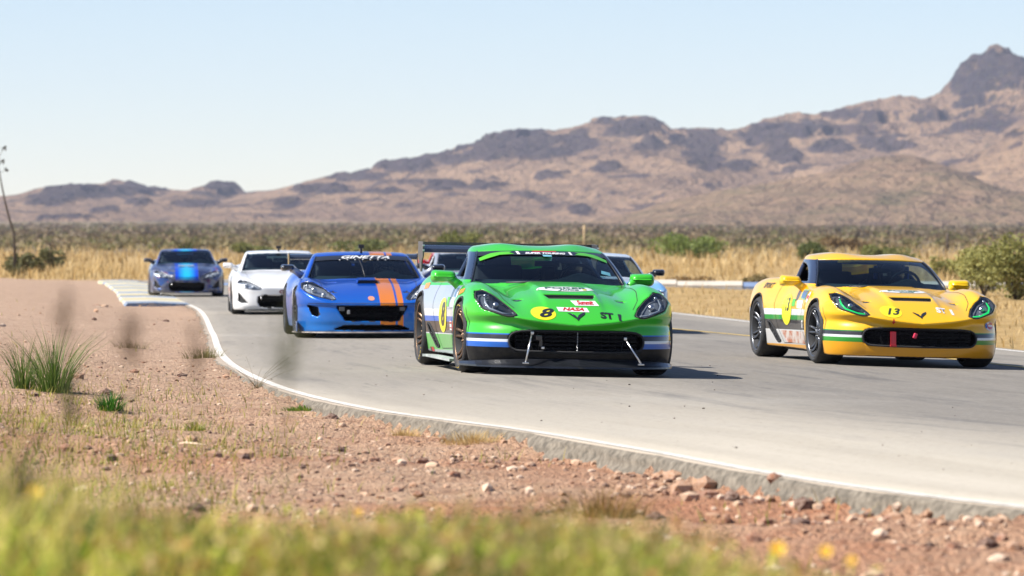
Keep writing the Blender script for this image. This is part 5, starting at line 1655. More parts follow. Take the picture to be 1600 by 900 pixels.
panel_gap(bcar, D, [(-.80, .445), (-.40, .445), (.40, .445), (.80, .445)], 'front')

# ================================================================== SMALL COUPE (white, dark, and the cars half hidden behind)
CHL = [(.70, .600), (.76, .585), (.765, .53), (.70, .478), (.50, .448), (.37, .455), (.345, .475), (.43, .515), (.56, .575)]
CP = dict(
    y0=-.95, y1=3.40, zmax=1.19, belt=0.80, floor=0.26, cav_end=2.35, cowl=0.765, rail=0.08, pillar=0.05, sill=.03, sw_rake=-.6, dash_up=.02,
    top_x=[0, .2, .36, .5, .64, .74, .82, .88, .98],
    top=[(-1.0, [.43, .43, .43, .43, .42, .41, .40, .38, .36]), (-.85, [.48, .48, .48, .475, .47, .46, .45, .43, .4]),
         (-.70, [.55, .55, .545, .54, .54, .54, .52, .48, .44]), (-.5, [.625, .625, .62, .61, .615, .62, .60, .55, .48]),
         (-.25, [.685, .685, .68, .665, .68, .70, .675, .61, .52]), (0, [.725, .725, .72, .705, .72, .745, .715, .64, .54]),
         (.3, [.76, .76, .755, .74, .745, .765, .73, .65, .55]), (.6, [.78, .78, .78, .77, .765, .765, .735, .66, .56]),
         (1.2, [.79, .79, .79, .79, .785, .78, .75, .68, .58]), (2.0, [.83, .83, .83, .83, .83, .82, .79, .72, .6]),
         (2.6, [.88, .88, .88, .88, .87, .86, .82, .74, .62]), (3.4, [.89, .89, .89, .89, .88, .85, .80, .72, .6])],
    plan=[(-1.0, .885), (0, .885), (.5, .88), (1.0, .865), (1.6, .87), (2.2, .89), (2.7, .89), (3.4, .82)],
    side_in=[(.04, .05), (.12, .04), (.25, .018), (.45, 0), (.56, .004), (.66, .022), (.75, .06), (.9, .13), (1.2, .3)],
    front=[(0, -.855), (.25, -.845), (.5, -.80), (.66, -.72), (.77, -.58), (.84, -.42), (.90, -.15), (1.0, .1)],
    front_z=[(.04, .06), (.10, .03), (.16, .0), (.25, -.005), (.38, .0), (.47, .0), (.55, .02), (.8, .08), (1.2, .1)],
    rear=[(0, 3.30), (.4, 3.28), (.7, 3.2), (.85, 3.05), (1.0, 2.9)], rear_z=[(.04, -.15), (.2, -.08), (.45, 0), (.9, .02), (1.2, .03)],
    bottom=[(-1.0, .085), (-.4, .085), (0, .1), (2.6, .12), (3.4, .22)],
    cab=[(-.9, .10), (.10, .60), (.45, .79), (.65, .885), (.90, .99), (1.12, 1.07), (1.30, 1.112), (1.55, 1.13), (1.85, 1.125), (2.15, 1.085), (2.5, .99), (2.9, .87), (3.3, .80)],
    cab_w=[(.2, .68), (.6, .70), (1.2, .72), (1.8, .71), (2.3, .66), (2.8, .56), (3.3, .45)],
    sweep=.40, crown=.04, crown4=.06, tumble=.42, ws=(.46, 1.20), rw=(2.05, 2.75), sw=(.78, 1.95), k_cab=.04, k_join=.025, k_edge=.08,
    arches=[(0, .30, .335, .56), (2.57, .30, .34, .56)],
    carve=[('xz', [(-.2, .335), (.33, .335), (.41, .30), (.42, .22), (.38, .145), (.32, .135), (-.2, .135)], .15, lambda X, Y, Z: Y - .1, 1),
           ('xz', CHL, .04, lambda X, Y, Z: Y - .3, 2),
           ('xz', [(.74, .375), (.64, .255), (.60, .21), (.70, .205), (.755, .235)], .05, lambda X, Y, Z: Y, 1)])
CP_D = Design(CP, 0.0155)
def coupe(name_label, paint, mirror_mat, wheel_mat, bowl=LAMPWHITE, cat='car', full=True, cage=True):
    car = tag(empty('race_car'), name_label, 'car', 'race cars on the track')
    D = CP_D
    body_part(car, D, (paint, LINING, bowl))
    obj('windshield', D.windshield, GLASS, car)
    obj('rear_window', D.rear_window, GLASS, car)
    for s_ in (-1, 1):
        mirror_part(car, s_, (.74, .84, .79), (.915, .84, .86), (.19, .13, .115), mirror_mat)
        add_wheel(car, s_, 0, .305, .872, .305, .235, .235, wheel_mat, spin=.3, steer=R(2), spokes=full)
        add_wheel(car, s_, 2.57, .305, .878, .305, .235, .235, wheel_mat, spin=.8, spokes=full)
        lens = obj('headlight', lay(D, grid_poly([(s_ * u, v) for u, v in CHL], .03), 'front', .002), LENS, car)
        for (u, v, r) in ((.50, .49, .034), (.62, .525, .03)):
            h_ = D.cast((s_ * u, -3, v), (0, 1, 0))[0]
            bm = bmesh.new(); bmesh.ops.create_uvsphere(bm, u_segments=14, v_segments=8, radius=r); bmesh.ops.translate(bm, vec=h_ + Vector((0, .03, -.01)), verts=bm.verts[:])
            obj('projector', bm_mesh('projector', bm, True), LED, lens)  # white colour stands in for the sun's glint on chrome projectors
    box_part('underbody', car, [((0, 1.25, .10), (1.3, 3.9, .03))], LINING, .005)
    parts = []
    for k in range(4): parts.append(tube_data([(-.40, -.775, .16 + .05 * k), (0, -.80, .16 + .05 * k), (.40, -.775, .16 + .05 * k)], .006, 5))
    obj('grille', new_mesh('grille', *join_data(parts)), simple('grille_black', (.004, .004, .005, 1), .7, spec=.2), car)
    interior(car, D, cage=cage)
    screen_trim(car, D, GLOSSBLACK)
    for s_ in (-1, 1): trim_loop(car, D, 'headlight_trim', [(s_ * u, v) for u, v in CHL], 'front', .006, LINING)
    tube_part('front_tow_loop', car, [[(-.36, -.85, .30), (-.36, -.90, .31), (-.36, -.90, .275), (-.36, -.85, .27)]], .009, STEEL, 6) if full else None
    return car
WHITE = (.68, .68, .67, 1)
def white_livery(M, x, y, z):
    c = M.mix(band(z, .30, .46) * (x.abs() > .70) * (y > -.1), WHITE, srgb(214, 170, 168))
    return c
wcar = coupe('white race car partly hidden behind the blue car, red arrow on its hood', dusty_paint('white_livery', white_livery), dusty_paint('white_paint', lambda M, x, y, z: WHITE), GUNMETAL)
D = CP_D
decal(wcar, D, 'hood_arrow', grid_poly([(.24, .18), (.36, .21), (.33, .27), (.56, .22), (.40, .06), (.39, .12)], .05), RED_V, 'top', .003)
decal(wcar, D, 'nose_badge', grid_poly(ellipse(0, .405, .045, .035, 18), .03), simple('badge_dark_red', srgb(130, 50, 56), .4), 'front', .004)
decal(wcar, D, 'nose_badge', grid_poly(ellipse(0, .405, .024, .018, 14), .03), simple('badge_pale', srgb(214, 200, 196), .4), 'front', .006)
box_part('roof_camera', wcar, [((.0, 1.28, 1.145), (.03, .05, .07)), ((.0, 1.27, 1.185), (.09, .05, .05))], BLACK, .008)
lip = box_part('front_lip', wcar, [((0, -.80, .075), (1.30, .14, .022))], simple('grey_lip', srgb(120, 118, 112), .5), .004)
screen_decal(wcar, D, 'screen_tape', grid_poly([(.155, .05), (.175, .05), (.175, .95), (.155, .95)], .1), WHITE_V, .006)
place_car(wcar, -4.10, 81.6, R(4.4), 2.57, 1.5)
driver(wcar, D, WHITE_V, 'white helmeted driver behind the windscreen of the white car')
for s_ in (-1, 1): panel_gap(wcar, D, [(s_ * .40, -.70), (s_ * .58, -.35), (s_ * .62, .1), (s_ * .62, .5)], 'top')

def dark_livery(M, x, y, z):
    n = M.noise(M.coord(), 2.6, 4)
    c = M.mix(ramp01(n, .42, .5), srgb(40, 46, 80), srgb(110, 114, 136))
    c = M.mix(ramp01(n, .52, .56), c, srgb(40, 80, 150))
    c = M.mix(ramp01(n, .60, .64) * (z > .45), c, srgb(126, 74, 96))
    st = band(x.abs(), -1, .27)
    bl = M.mix(ramp01(x.abs(), .05, .22), srgb(30, 200, 250), srgb(16, 76, 220))
    return M.mix(st * ((z > .40) + (z < .13)).clamp(), c, bl)
dcar = coupe('dark grey race car with a blue centre stripe, last in line by the painted kerb', dusty_paint('dark_livery', dark_livery, .3, .2), simple('dark_mirror', (.03, .03, .035, 1), .35, coat=.5), GUNMETAL)
decal(dcar, D, 'hood_lettering', shift(text_poly('NASA', .12, 0, .006, .03), 0, .06, 0, 1.2, 1.4), WHITE_V, 'top', .003)
for s_ in (-1, 1): decal(dcar, D, 'hood_vent', grid_poly(rect(s_ * .11, -.12, .14, .10), .05), BLACK_V, 'top', .003)
box_part('front_lip', dcar, [((0, -.82, .085), (1.18, .10, .035))], simple('grey_lip_light', srgb(176, 170, 160), .5), .004)
box_part('tow_hook', dcar, [((-.43, -.80, .345), (.05, .03, .04))], RED_V, .005)
tube_part('antenna', dcar, [[(-.62, 1.6, 1.08), (-.63, 1.62, 1.22)]], .01, BLACK, 6)
place_car(dcar, -7.74, 109.5, R(5.0), 2.57, 1.5)

silver = dusty_paint('silver_grey_paint', lambda M, x, y, z: srgb(176, 180, 188), .3, .3)
scar = coupe('silver grey race car mostly hidden behind the green car, black mirror showing', silver, GLOSSBLACK, GUNMETAL, full=False)
place_car(scar, -.56, 78.5, R(6.5), 2.57, 1.5)
rcar = coupe('red race car far behind, only a corner showing between the blue and green cars', dusty_paint('red_paint', lambda M, x, y, z: srgb(200, 20, 34)), dusty_paint('red_mirror_paint', lambda M, x, y, z: srgb(200, 20, 34)), GUNMETAL, full=False)
place_car(rcar, -.98, 101.0, R(6.5), 2.57, 1.5)
def pale_livery(M, x, y, z):
    return M.mix(ramp01(z, .70, .74), srgb(120, 176, 226), srgb(214, 226, 236))
lcar = coupe('pale blue race car with white roof, mostly hidden behind the green car', dusty_paint('pale_blue_livery', pale_livery), GLOSSBLACK, GUNMETAL, full=False)
place_car(lcar, 1.33, 66.5, R(7.5), 2.57, 1.5)
# ================================================================== PLANTS, STONES, SMALL THINGS
def px_ground(x, y, z0=0.0):
    """ground point seen at picture point (x, y) if the ground there is at height z0"""
    d = (CAM_H - z0) * FPX / (y - HOR)
    return (x - 800) / FPX * d, d
def gz(x, y): return float(ground_z(np.array([x]), np.array([y]))[0])
def find_ground(px, py):
    z = 0.0
    for _ in range(12):
        X, Y = px_ground(px, py, z); z = 0.5 * z + 0.5 * gz(X, Y)
    return X, Y, gz(X, Y)

def leaf_mat(name, transl=0.35):
    M = Mat(name, (.1, .15, .05, 1), .6, spec=.25)
    a = M.node('ShaderNodeAttribute', attribute_name='tint')
    M.base(a.outputs['Color'])
    tr = M.node('ShaderNodeBsdfTranslucent'); M.link(a.outputs['Color'], tr.inputs[0])
    mx_ = M.node('ShaderNodeMixShader'); mx_.inputs[0].default_value = transl
    M.link(M.p.outputs[0], mx_.inputs[1]); M.link(tr.outputs[0], mx_.inputs[2])
    M.link(mx_.outputs[0], M.nt.nodes['Material Output'].inputs[0])
    return M.m
LEAF = leaf_mat('leaf_blades')
def tinted(name, V, F, tint, smooth=False):
    me = new_mesh(name, V, F, smooth)
    a = me.color_attributes.new('tint', 'FLOAT_COLOR', 'POINT')
    t = np.asarray(tint, np.float32)
    if t.shape[1] == 3: t = np.concatenate([t, np.ones((len(t), 1), np.float32)], 1)
    a.data.foreach_set('color', t.ravel())
    return me
def blades(base, height, width, lean, tint_lo, tint_hi, curve=0.5, seg=3, r=rng, az=None):
    """base (n,3), height (n,) ...: curved grass blades -> V, F, tint"""
    n = len(base)
    az = r.uniform(0, 2 * np.pi, n) if az is None else az; fa = az + np.pi / 2 + r.normal(0, .4, n)
    ld = np.stack([np.cos(az), np.sin(az), np.zeros(n)], 1); wd = np.stack([np.cos(fa), np.sin(fa), np.zeros(n)], 1)
    Vs, Ts = [], []
    mixv = r.uniform(0, 1, n)[:, None]
    tint = np.array(tint_lo)[None, :3] * (1 - mixv) + np.array(tint_hi)[None, :3] * mixv
    tint = tint * (1 + r.normal(0, .12, n))[:, None]
    for k in range(seg + 1):
        t = k / seg
        c = base + np.array([0, 0, 1.0]) * (height * (t - .25 * curve * lean * t * t))[:, None] + ld * (height * lean * (t ** (1 + curve)))[:, None]
        w = (width * (1 - t) ** .7 * .5)[:, None]
        if k < seg: Vs += [c - wd * w, c + wd * w]
        else: Vs += [c]
        Ts += [tint] * (2 if k < seg else 1)
    m = 2 * seg + 1
    V = np.stack(Vs, 1).reshape(-1, 3); T = np.clip(np.stack(Ts, 1).reshape(-1, 3), 0.005, 1)
    o = np.arange(n) * m
    Q = [np.stack([o + 2 * k, o + 2 * k + 1, o + 2 * k + 3, o + 2 * k + 2], 1) for k in range(seg - 1)]
    Tr = np.stack([o + 2 * seg - 2, o + 2 * seg - 1, o + 2 * seg], 1)
    F = [q for a in Q for q in a.tolist()] + Tr.tolist()
    return V, F, T
def merge(parts):
    V, F, T = [], [], []; o = 0
    for v, f, t in parts:
        V.append(v); T.append(t); F += [[i + o for i in q] for q in f]; o += len(v)
    return np.concatenate(V), F, np.concatenate(T)
def clump(name, x, y, z, n, h, rad, spread, lo, hi, label, width=.006, group=None, cat='grass clump', seed=1, sprigs=None):
    r = np.random.default_rng(seed)
    a = r.uniform(0, 2 * np.pi, n); rr = rad * r.uniform(0, 1, n) ** .8
    base = np.stack([rr * np.cos(a), rr * np.sin(a), np.zeros(n)], 1)
    hh = h * r.uniform(.3, 1.05, n) ** 1.2
    V, F, T = blades(base, hh, np.full(n, width) * r.uniform(.7, 1.3, n), spread * (.12 + .9 * rr / rad * r.uniform(.5, 1.1, n)), lo, hi, .8, 3, r, a + r.normal(0, .35, n))
    o = obj(name, tinted(name, V, F, T), LEAF)
    o.location = (x, y, z - .01)
    tag(o, label, cat, group)
    return o
G_D, G_M, G_Y, G_S = srgb(46, 84, 22), srgb(112, 142, 40), srgb(182, 176, 72), srgb(214, 186, 122)

# ---- foreground turf close to the camera (out of focus)
def scatter(n, y0, y1, keep, r, margin=.35):
    Y = r.uniform(y0, y1, n); X = r.uniform(-1, 1, n) * (Y * .116 + margin)
    k = keep(X, Y, r); return X[k], Y[k]
r = np.random.default_rng(5)
def keep_fg(X, Y, r):
    u = X / (Y * .111)
    dens = fbm(X * 2.2, Y * 1.4, 4, 12)
    lim = 12.5 - .6 * ss((u + .1) / .5) - 1.0 * ss((u - .35) / .4) - 3.6 * ss((u - .70) / .14) + 1.0 * ss((-u - .7) / .25)
    return (Y < lim + (dens - .5) * 1.6) & (r.uniform(0, 1, len(X)) < np.clip(.35 + 2.6 * (dens - .42), .10, 1)) & (X < inner_x(Y) - .6)
parts = []
for (n, lo, hi, h0, h1, wd) in ((24000, srgb(150, 176, 44), srgb(222, 226, 84), .02, .10, .010), (8000, G_D, G_M, .04, .14, .009), (16000, srgb(224, 212, 92), srgb(240, 212, 140), .03, .15, .008)):
    X, Y = scatter(n, 6.8, 13.6, keep_fg, r)
    Z = ground_z(X, Y) - .01
    hgt = r.uniform(h0, h1, len(X)) * (.4 + 1.3 * fbm(X * 3.2, Y * 1.6, 3, 14)) * (1 + 1.0 * ss((-X / (Y * .111) - .72) / .25))
    b_ = blades(np.stack([X, Y, Z], 1), hgt, np.full(len(X), wd), r.uniform(.2, 1.2, len(X)), lo, hi, .7, 3, r)
    pt = np.repeat(fbm(X * 2.6 + 5, Y * 1.3, 3, 16), 7)[:, None]
    b_ = (b_[0], b_[1], np.clip(b_[2] * (1 - .55 * ss((pt - .5) / .2)) + np.array(G_S)[None, :3] * .5 * ss((.44 - pt) / .15), .004, 1))
    parts.append(b_)
# small weed leaves between the blades
X, Y = scatter(26000, 6.8, 13.6, keep_fg, r)
n = len(X)
Pl = np.stack([X, Y, ground_z(X, Y) + r.uniform(.01, .11, n) * (.4 + .9 * fbm(X * 3, Y * 2, 3, 18))], 1)
A_ = r.normal(0, 1, (n, 3)); A_ /= np.linalg.norm(A_, axis=1)[:, None]; B_ = np.cross(A_, r.normal(0, 1, (n, 3))); B_ /= np.linalg.norm(B_, axis=1)[:, None]
sl = r.uniform(.006, .016, n)[:, None]
Vl_ = np.stack([Pl - A_ * sl, Pl + B_ * sl * .6, Pl + A_ * sl, Pl - B_ * sl * .6], 1).reshape(-1, 3)
pal = np.array([srgb(120, 152, 40), srgb(176, 196, 66), srgb(220, 218, 96), srgb(236, 206, 140), srgb(196, 140, 80), srgb(70, 96, 30)])[:, :3]
sel = (fbm(X * 4, Y * 2.4, 3, 23) * 3.2 + r.uniform(0, 3.2, n)).astype(int) % 6
parts.append((Vl_, (np.arange(n)[:, None] * 4 + np.arange(4)[None]).tolist(), np.repeat(pal[sel], 4, 0)))
V, F, T = merge(parts)
tag(obj('verge_grass', tinted('verge_grass', V, F, T), LEAF), 'short green and straw grass covering the foreground verge', 'grass', kind='stuff')
# thin, patchy weeds on the gravel
def keep_thin(X, Y, r):
    u = X / (Y * .111)
    d = fbm(X * 1.1, Y * .55, 4, 19)
    leftish = np.exp(-((u + .95) / .35) ** 2) * np.exp(-((Y - 27) / 8) ** 2) * 3.2
    far = .10 * np.exp(-((Y - 60) / 25) ** 2)
    return (r.uniform(0, 1, len(X)) < np.clip((d - .60) * 1.6, 0, .35) * .6 + np.clip(leftish * (d + .1), 0, 1) + far * (d > .62)) & (X < inner_x(Y) - .06)
parts = []
for (n, y0, y1, lo, hi, h0, h1, wd) in ((15000, 16, 42, G_M, G_Y, .03, .11, .007), (13000, 16, 42, G_Y, G_S, .03, .13, .007), (2500, 40, 100, G_Y, G_S, .04, .12, .014)):
    X, Y = scatter(n, y0, y1, keep_thin, r, .1)
    parts.append(blades(np.stack([X, Y, ground_z(X, Y) - .005], 1), r.uniform(h0, h1, len(X)), np.full(len(X), wd), r.uniform(.2, 1, len(X)), lo, hi, .7, 3, r))
V, F, T = merge(parts)
tag(obj('sparse_weeds', tinted('sparse_weeds', V, F, T), LEAF), 'sparse low weeds and straw scattered over the gravel', 'weeds', kind='stuff')

# ---- single clumps
def cl_at(px, py, *a, **k):
    X, Y, Z = find_ground(px, py); return clump('grass_clump', X, Y, Z, *a, **k)
cl_at(84, 614, 300, .62, .14, 1.15, srgb(58, 96, 30), srgb(136, 160, 74), 'large dark green grass clump at the left of the gravel', width=.008, seed=3)
cl_at(36, 606, 170, .50, .10, 1.0, srgb(62, 98, 34), srgb(140, 158, 80), 'smaller green grass clump joined to the left of the large one', width=.007, seed=23)
cl_at(172, 640, 160, .17, .10, 1.1, srgb(40, 98, 30), srgb(84, 140, 44), 'low bright green tuft right of the large grass clump', width=.010, seed=4)
cl_at(308, 672, 90, .10, .08, 1.0, srgb(120, 140, 50), G_Y, 'tiny yellow green tuft alone on the gravel above the pale stick', width=.009, seed=5)
cl_at(402, 608, 60, .13, .08, 1.1, srgb(90, 90, 50), srgb(150, 130, 84), 'thin wiry weed at the bend of the white edge line', width=.003, seed=6)
cl_at(484, 642, 300, .05, .22, 1.2, srgb(86, 140, 40), srgb(150, 170, 70), 'flat green weed patch around a brown stone by the road edge', width=.012, seed=7, cat='weed patch')
cl_at(632, 668, 200, .10, .11, 1.3, srgb(206, 170, 100), srgb(232, 206, 150), 'small straw tuft at the broken road edge, left one', width=.005, seed=8)
cl_at(738, 692, 420, .11, .22, 1.3, srgb(206, 170, 100), srgb(232, 206, 150), 'wide straw tuft at the broken road edge, right of the small one', width=.005, seed=9)
cl_at(942, 806, 420, .17, .22, 1.2, srgb(130, 104, 58), srgb(186, 150, 92), 'dead brown grass tuft on the gravel in the foreground', width=.006, seed=10)
cl_at(318, 560, 200, .16, .22, 1.0, srgb(112, 112, 66), srgb(150, 140, 84), 'dull olive tuft on the gravel beside the white edge line', width=.007, seed=12)
cl_at(205, 545, 160, .14, .20, 1.0, srgb(112, 104, 70), srgb(150, 134, 90), 'dull olive tuft in the middle of the gravel', width=.007, seed=13)
# thin stems of the wiry weed by the line
X, Y, Z = find_ground(402, 607)
w = tag(empty('wiry_sprig', (X, Y, Z)), 'bare branching sprig standing over the white edge line', 'weed')
r2 = random.Random(4)
for k in range(9):
    a = r2.uniform(-1, 1); L_ = r2.uniform(.15, .34)
    pts = [(0, 0, 0), (a * .10, r2.uniform(-.05, .05), L_ * .4), (a * .24 + .02, r2.uniform(-.08, .08), L_ * .75), (a * .36 + .04, 0, L_)]
    V, F = tube_data(pts, [.0018, .0014, .001, .0008], 4)
    obj('stem', new_mesh('stem', V, F), simple('dry_stem', srgb(120, 108, 78), .8), w)

# ---- tall seeding weeds close to the camera, thrown far out of focus
SEED = simple('seed_head_brown', srgb(150, 130, 100), .9, var=.3)
STEMG = simple('weed_stem_green', srgb(112, 120, 70), .8)
def tall_weed(px, py, Y, label, hr, hl, n_leaf=6, seed=0, lean=0.0, col=SEED):
    rr = random.Random(seed)
    X = (px - 800) / FPX * Y; zt = CAM_H - (py - HOR) / FPX * Y
    zb = gz(X, Y)
    root = tag(empty('tall_weed', (X - lean, Y, zb)), label, 'weed', 'tall blurred weeds near the camera')
    H_ = zt - zb
    V, F = tube_data([(0, 0, 0), (lean * .3, 0, H_ * .5), (lean, 0, H_)], [.0018, .0014, .001], 5)
    obj('stem', new_mesh('stem', V, F), STEMG, root)
    parts = []
    for k in range(13):
        a = rr.uniform(0, 6.28); q = rr.uniform(-1, 1); rad = hr * math.sqrt(1 - q * q * .9) * rr.uniform(.3, 1)
        c = Vector((lean + math.cos(a) * rad, math.sin(a) * rad, H_ + q * hl))
        s_ = .004 * rr.uniform(.6, 1.3)
        parts.append(([c + Vector(v) * s_ for v in ((1, 0, 0), (-.5, .87, 0), (-.5, -.87, 0), (0, 0, 2.2), (0, 0, -2.2))], [(0, 1, 3), (1, 2, 3), (2, 0, 3), (1, 0, 4), (2, 1, 4), (0, 2, 4)]))
        parts.append(tube_data([(lean * .95, 0, H_ - hl * 1.1), c], [.0012, .0008], 3))
    obj('seed_head', new_mesh('seed_head', *join_data(parts)), col, root)
    V, F, T = blades(np.zeros((n_leaf, 3)), np.full(n_leaf, .22), np.full(n_leaf, .008), np.full(n_leaf, .7), G_M, G_Y, .8, 3, np.random.default_rng(seed))
    obj('leaf_blades', tinted('leaf_blades', V, F, T), LEAF, root)
tall_weed(100, 487, 6.3, 'blurred brown seed head highest of the blurred ones above the gravel', .016, .034, seed=1)
tall_weed(203, 528, 6.0, 'blurred brown seed head in front of the middle of the gravel', .019, .030, seed=2)
tall_weed(306, 548, 6.2, 'blurred brown seed head in front of the gravel next to the edge line', .012, .034, seed=3)
tall_weed(445, 520, 5.0, 'faint blurred green weed in front of the road left of the green car', .022, .05, seed=4, col=STEMG)
tall_weed(36, 700, 6.2, 'blurred olive weed at the left edge of the picture', .05, .06, 30, seed=6, col=simple('olive_leaf', srgb(92, 98, 50), .8))
tall_weed(110, 600, 6.6, 'blurred olive weed in front of the large grass clump', .026, .05, 20, seed=7, col=simple('olive_leaf', srgb(92, 98, 50), .8))

# ---- yellow wildflowers in the verge
PET = simple('petal_yellow', (.92, .55, .01, 1), .6)
def flower(px, py, Y, label, s=.022):
    X = (px - 800) / FPX * Y; zt = CAM_H - (py - HOR) / FPX * Y; zb = gz(X, Y)
    root = tag(empty('wildflower', (X, Y, min(zb, zt - .05))), label, 'flower', 'yellow wildflowers in the verge')
    H_ = zt - root.location.z
    V, F = tube_data([(0, 0, 0), (.005, 0, H_ * .6), (0, 0, H_)], .002, 5)
    obj('stem', new_mesh('stem', V, F), STEMG, root)
    V, F = [], []
    for k in range(7):
        a = 2 * math.pi * k / 7; b = .38
        o_ = len(V)
        for (rr_, aa, up) in ((.15, 0, 0), (.8, -b, .35), (1.1, 0, .4), (.8, b, .35)): V.append((s * rr_ * math.cos(a + aa), s * (rr_ * math.sin(a + aa) * .55 - .5 * up), H_ + s * (rr_ * math.sin(a + aa) * .83 + .3 * up)))
        F.append((o_, o_ + 1, o_ + 2, o_ + 3))
    p = obj('petals', new_mesh('petals', V, F), PET, root)
    V, F = lathe_data([(0, .001), (.3 * s, .22 * s), (.05 * s, .3 * s)], 8)
    obj('flower_centre', new_mesh('flower_centre', [(y, z * .55 - x * .8, H_ + z * .83 + x * .5) for x, y, z in V], F), PET, p)
for (a, b_, d, lb, s_) in ((1215, 858, 10.6, 'largest yellow flower at the lower right above green grass', .020), (1290, 862, 10.4, 'yellow flower right of the largest one at the lower right', .016), (1330, 876, 10.0, 'rightmost yellow flower, low in the green grass', .012),
                       (716, 834, 11.4, 'yellow flower in the verge grass below the middle of the road edge', .012), (902, 890, 9.6, 'yellow flower at the bottom edge right of the middle', .013), (800, 888, 9.8, 'yellow flower at the bottom edge in the middle', .011),
                       (52, 770, 9.9, 'yellow flower at the far left among olive weeds', .018), (560, 800, 12.0, 'small yellow flower at the upper rim of the verge grass', .010), (1005, 862, 10.8, 'small yellow flower left of the three at the lower right', .011)):
    flower(a, b_, d, lb, s_)

# ---- stones
def stone_mesh(seed, sub=1):
    bm = bmesh.new(); bmesh.ops.create_icosphere(bm, subdivisions=sub, radius=1.0)
    rr = random.Random(seed)
    for v in bm.verts:
        v.co *= rr.uniform(.72, 1.12)
    s = (rr.uniform(.8, 1.25), rr.uniform(.7, 1.1), rr.uniform(.5, .85))
    bmesh.ops.scale(bm, vec=s, verts=bm.verts[:])
    V = np.array([tuple(v.co) for v in bm.verts]); bm.verts.index_update(); F = [[v.index for v in f.verts] for f in bm.faces]
    bm.free(); return V, F
STONE = Mat('stone', (.3, .2, .15, 1), .9, spec=.2)
_a = STONE.node('ShaderNodeAttribute', attribute_name='tint'); _n = STONE.noise(STONE.pos(), 60, 3)
STONE.base(STONE.mix(ramp01(_n, .35, .7) * .5, _a.outputs['Color'], srgb(214, 190, 170))); STONE = STONE.m
bases = [stone_mesh(k) for k in range(8)]
SC = [srgb(172, 130, 98), srgb(210, 174, 142), srgb(146, 98, 72), srgb(96, 64, 50), srgb(228, 200, 172), srgb(184, 142, 108)]
r = np.random.default_rng(9)
parts = []
for (n, y0, y1, s0, s1) in ((7000, 14.5, 30, .004, .014), (4200, 26, 48, .005, .016), (1200, 45, 95, .010, .020)):
    X, Y = scatter(n, y0, y1, lambda X, Y, r: (X < inner_x(Y) - .03) & (fbm(X * 1.5, Y * .8, 3, 33) > .36), r, .1)
    near_road = np.clip(1 - (inner_x(Y) - X) / 1.2, 0, 1)
    S = (s0 + (s1 * 1.5 - s0) * r.uniform(0, 1, len(X)) ** 2.2) * (1 + 1.8 * (r.uniform(0, 1, len(X)) < .06)) * (1 + 1.1 * near_road * (Y < 28))
    Z = ground_z(X, Y) + (fbm(X * 5, Y * 4, 4, 21) - .5) * .05 + S * .15
    for k in range(8):
        m = np.arange(len(X)) % 8 == k
        bv, bf = bases[k]
        a = r.uniform(0, 6.28, m.sum()); c_, s_ = np.cos(a)[:, None], np.sin(a)[:, None]
        vx = bv[None, :, 0] * c_ - bv[None, :, 1] * s_; vy = bv[None, :, 0] * s_ + bv[None, :, 1] * c_
        VV = np.stack([X[m][:, None] + vx * S[m][:, None], Y[m][:, None] + vy * S[m][:, None], Z[m][:, None] + bv[None, :, 2] * S[m][:, None]], -1)
        col = np.array(SC)[r.integers(0, len(SC), m.sum())][:, :3]
        TT = np.repeat(col[:, None, :], len(bv), 1)
        FF = (np.array(bf)[None] + (np.arange(m.sum()) * len(bv))[:, None, None]).reshape(-1, 3).tolist()
        parts.append((VV.reshape(-1, 3), FF, TT.reshape(-1, 3)))
V, F, T = merge(parts)
tag(obj('gravel', tinted('gravel', V, F, T), STONE), 'loose reddish gravel strewn over the roadside dirt', 'gravel', kind='stuff')
# larger stones one can point at
big = [(518, 655, .045, 'brown stone on the green weed patch by the road edge', 3), (500, 688, .03, 'pale stone below the green weed patch', 4), (535, 662, .03, 'grey stone right of the weed patch', 1), (655, 775, .035, 'dark red stone on the gravel left of the verge grass top', 2),
       (560, 745, .018, 'small dark stone in the middle of the gravel', 3), (770, 722, .018, 'small dark stone below the straw tufts', 3), (885, 737, .022, 'dark stone near the road edge right of the straw tufts', 3), (1210, 775, .04, 'dark red stone under the road edge at the right', 2),
       (1450, 805, .035, 'pinkish stone under the road edge at the far right', 0), (1375, 838, .04, 'rounded pale stone in the lower right gravel', 4), (1490, 862, .045, 'brown stone in the lower right corner gravel', 2), (1135, 815, .04, 'reddish stone on the gravel right of the dead tuft', 2),
       (255, 708, .02, 'small dark stone left of the pale stick', 3), (297, 722, .02, 'small dark stone below the pale stick', 3), (165, 735, .03, 'dark stone on the gravel at the lower left', 3), (147, 500, .045, 'dark clod high on the gravel at the left', 3),
       (195, 561, .03, 'dark clod on the gravel right of the large grass clump', 3), (1300, 790, .035, 'tan stone close under the road edge at the right', 5), (1040, 775, .03, 'reddish stone right of the dead tuft near the road', 2), (1560, 880, .05, 'large pale stone at the lower right corner', 4)]
for i, (a, b_, s_, lb, ci) in enumerate(big):
    X, Y, Z = find_ground(a, b_)
    bv, bf = stone_mesh(100 + i, 2)
    o = obj('stone', tinted('stone', bv * s_, bf, np.repeat(np.array([SC[ci]])[:, :3], len(bv), 0)), STONE)
    o.location = (X, Y, Z + s_ * .2); o.rotation_euler = (0, 0, i * 1.3)
    tag(o, lb, 'stone', 'larger stones on the gravel')
X, Y, Z = find_ground(300, 700)
V, F = tube_data([(-.085, .10, .012), (-.045, .03, .02), (.02, -.05, .018), (.095, -.12, .012)], [.004, .007, .007, .003], 7)
o = obj('stick', new_mesh('stick', V, F, True), simple('bleached_wood', srgb(232, 206, 172), .8)); o.location = (X, Y, Z + .01)
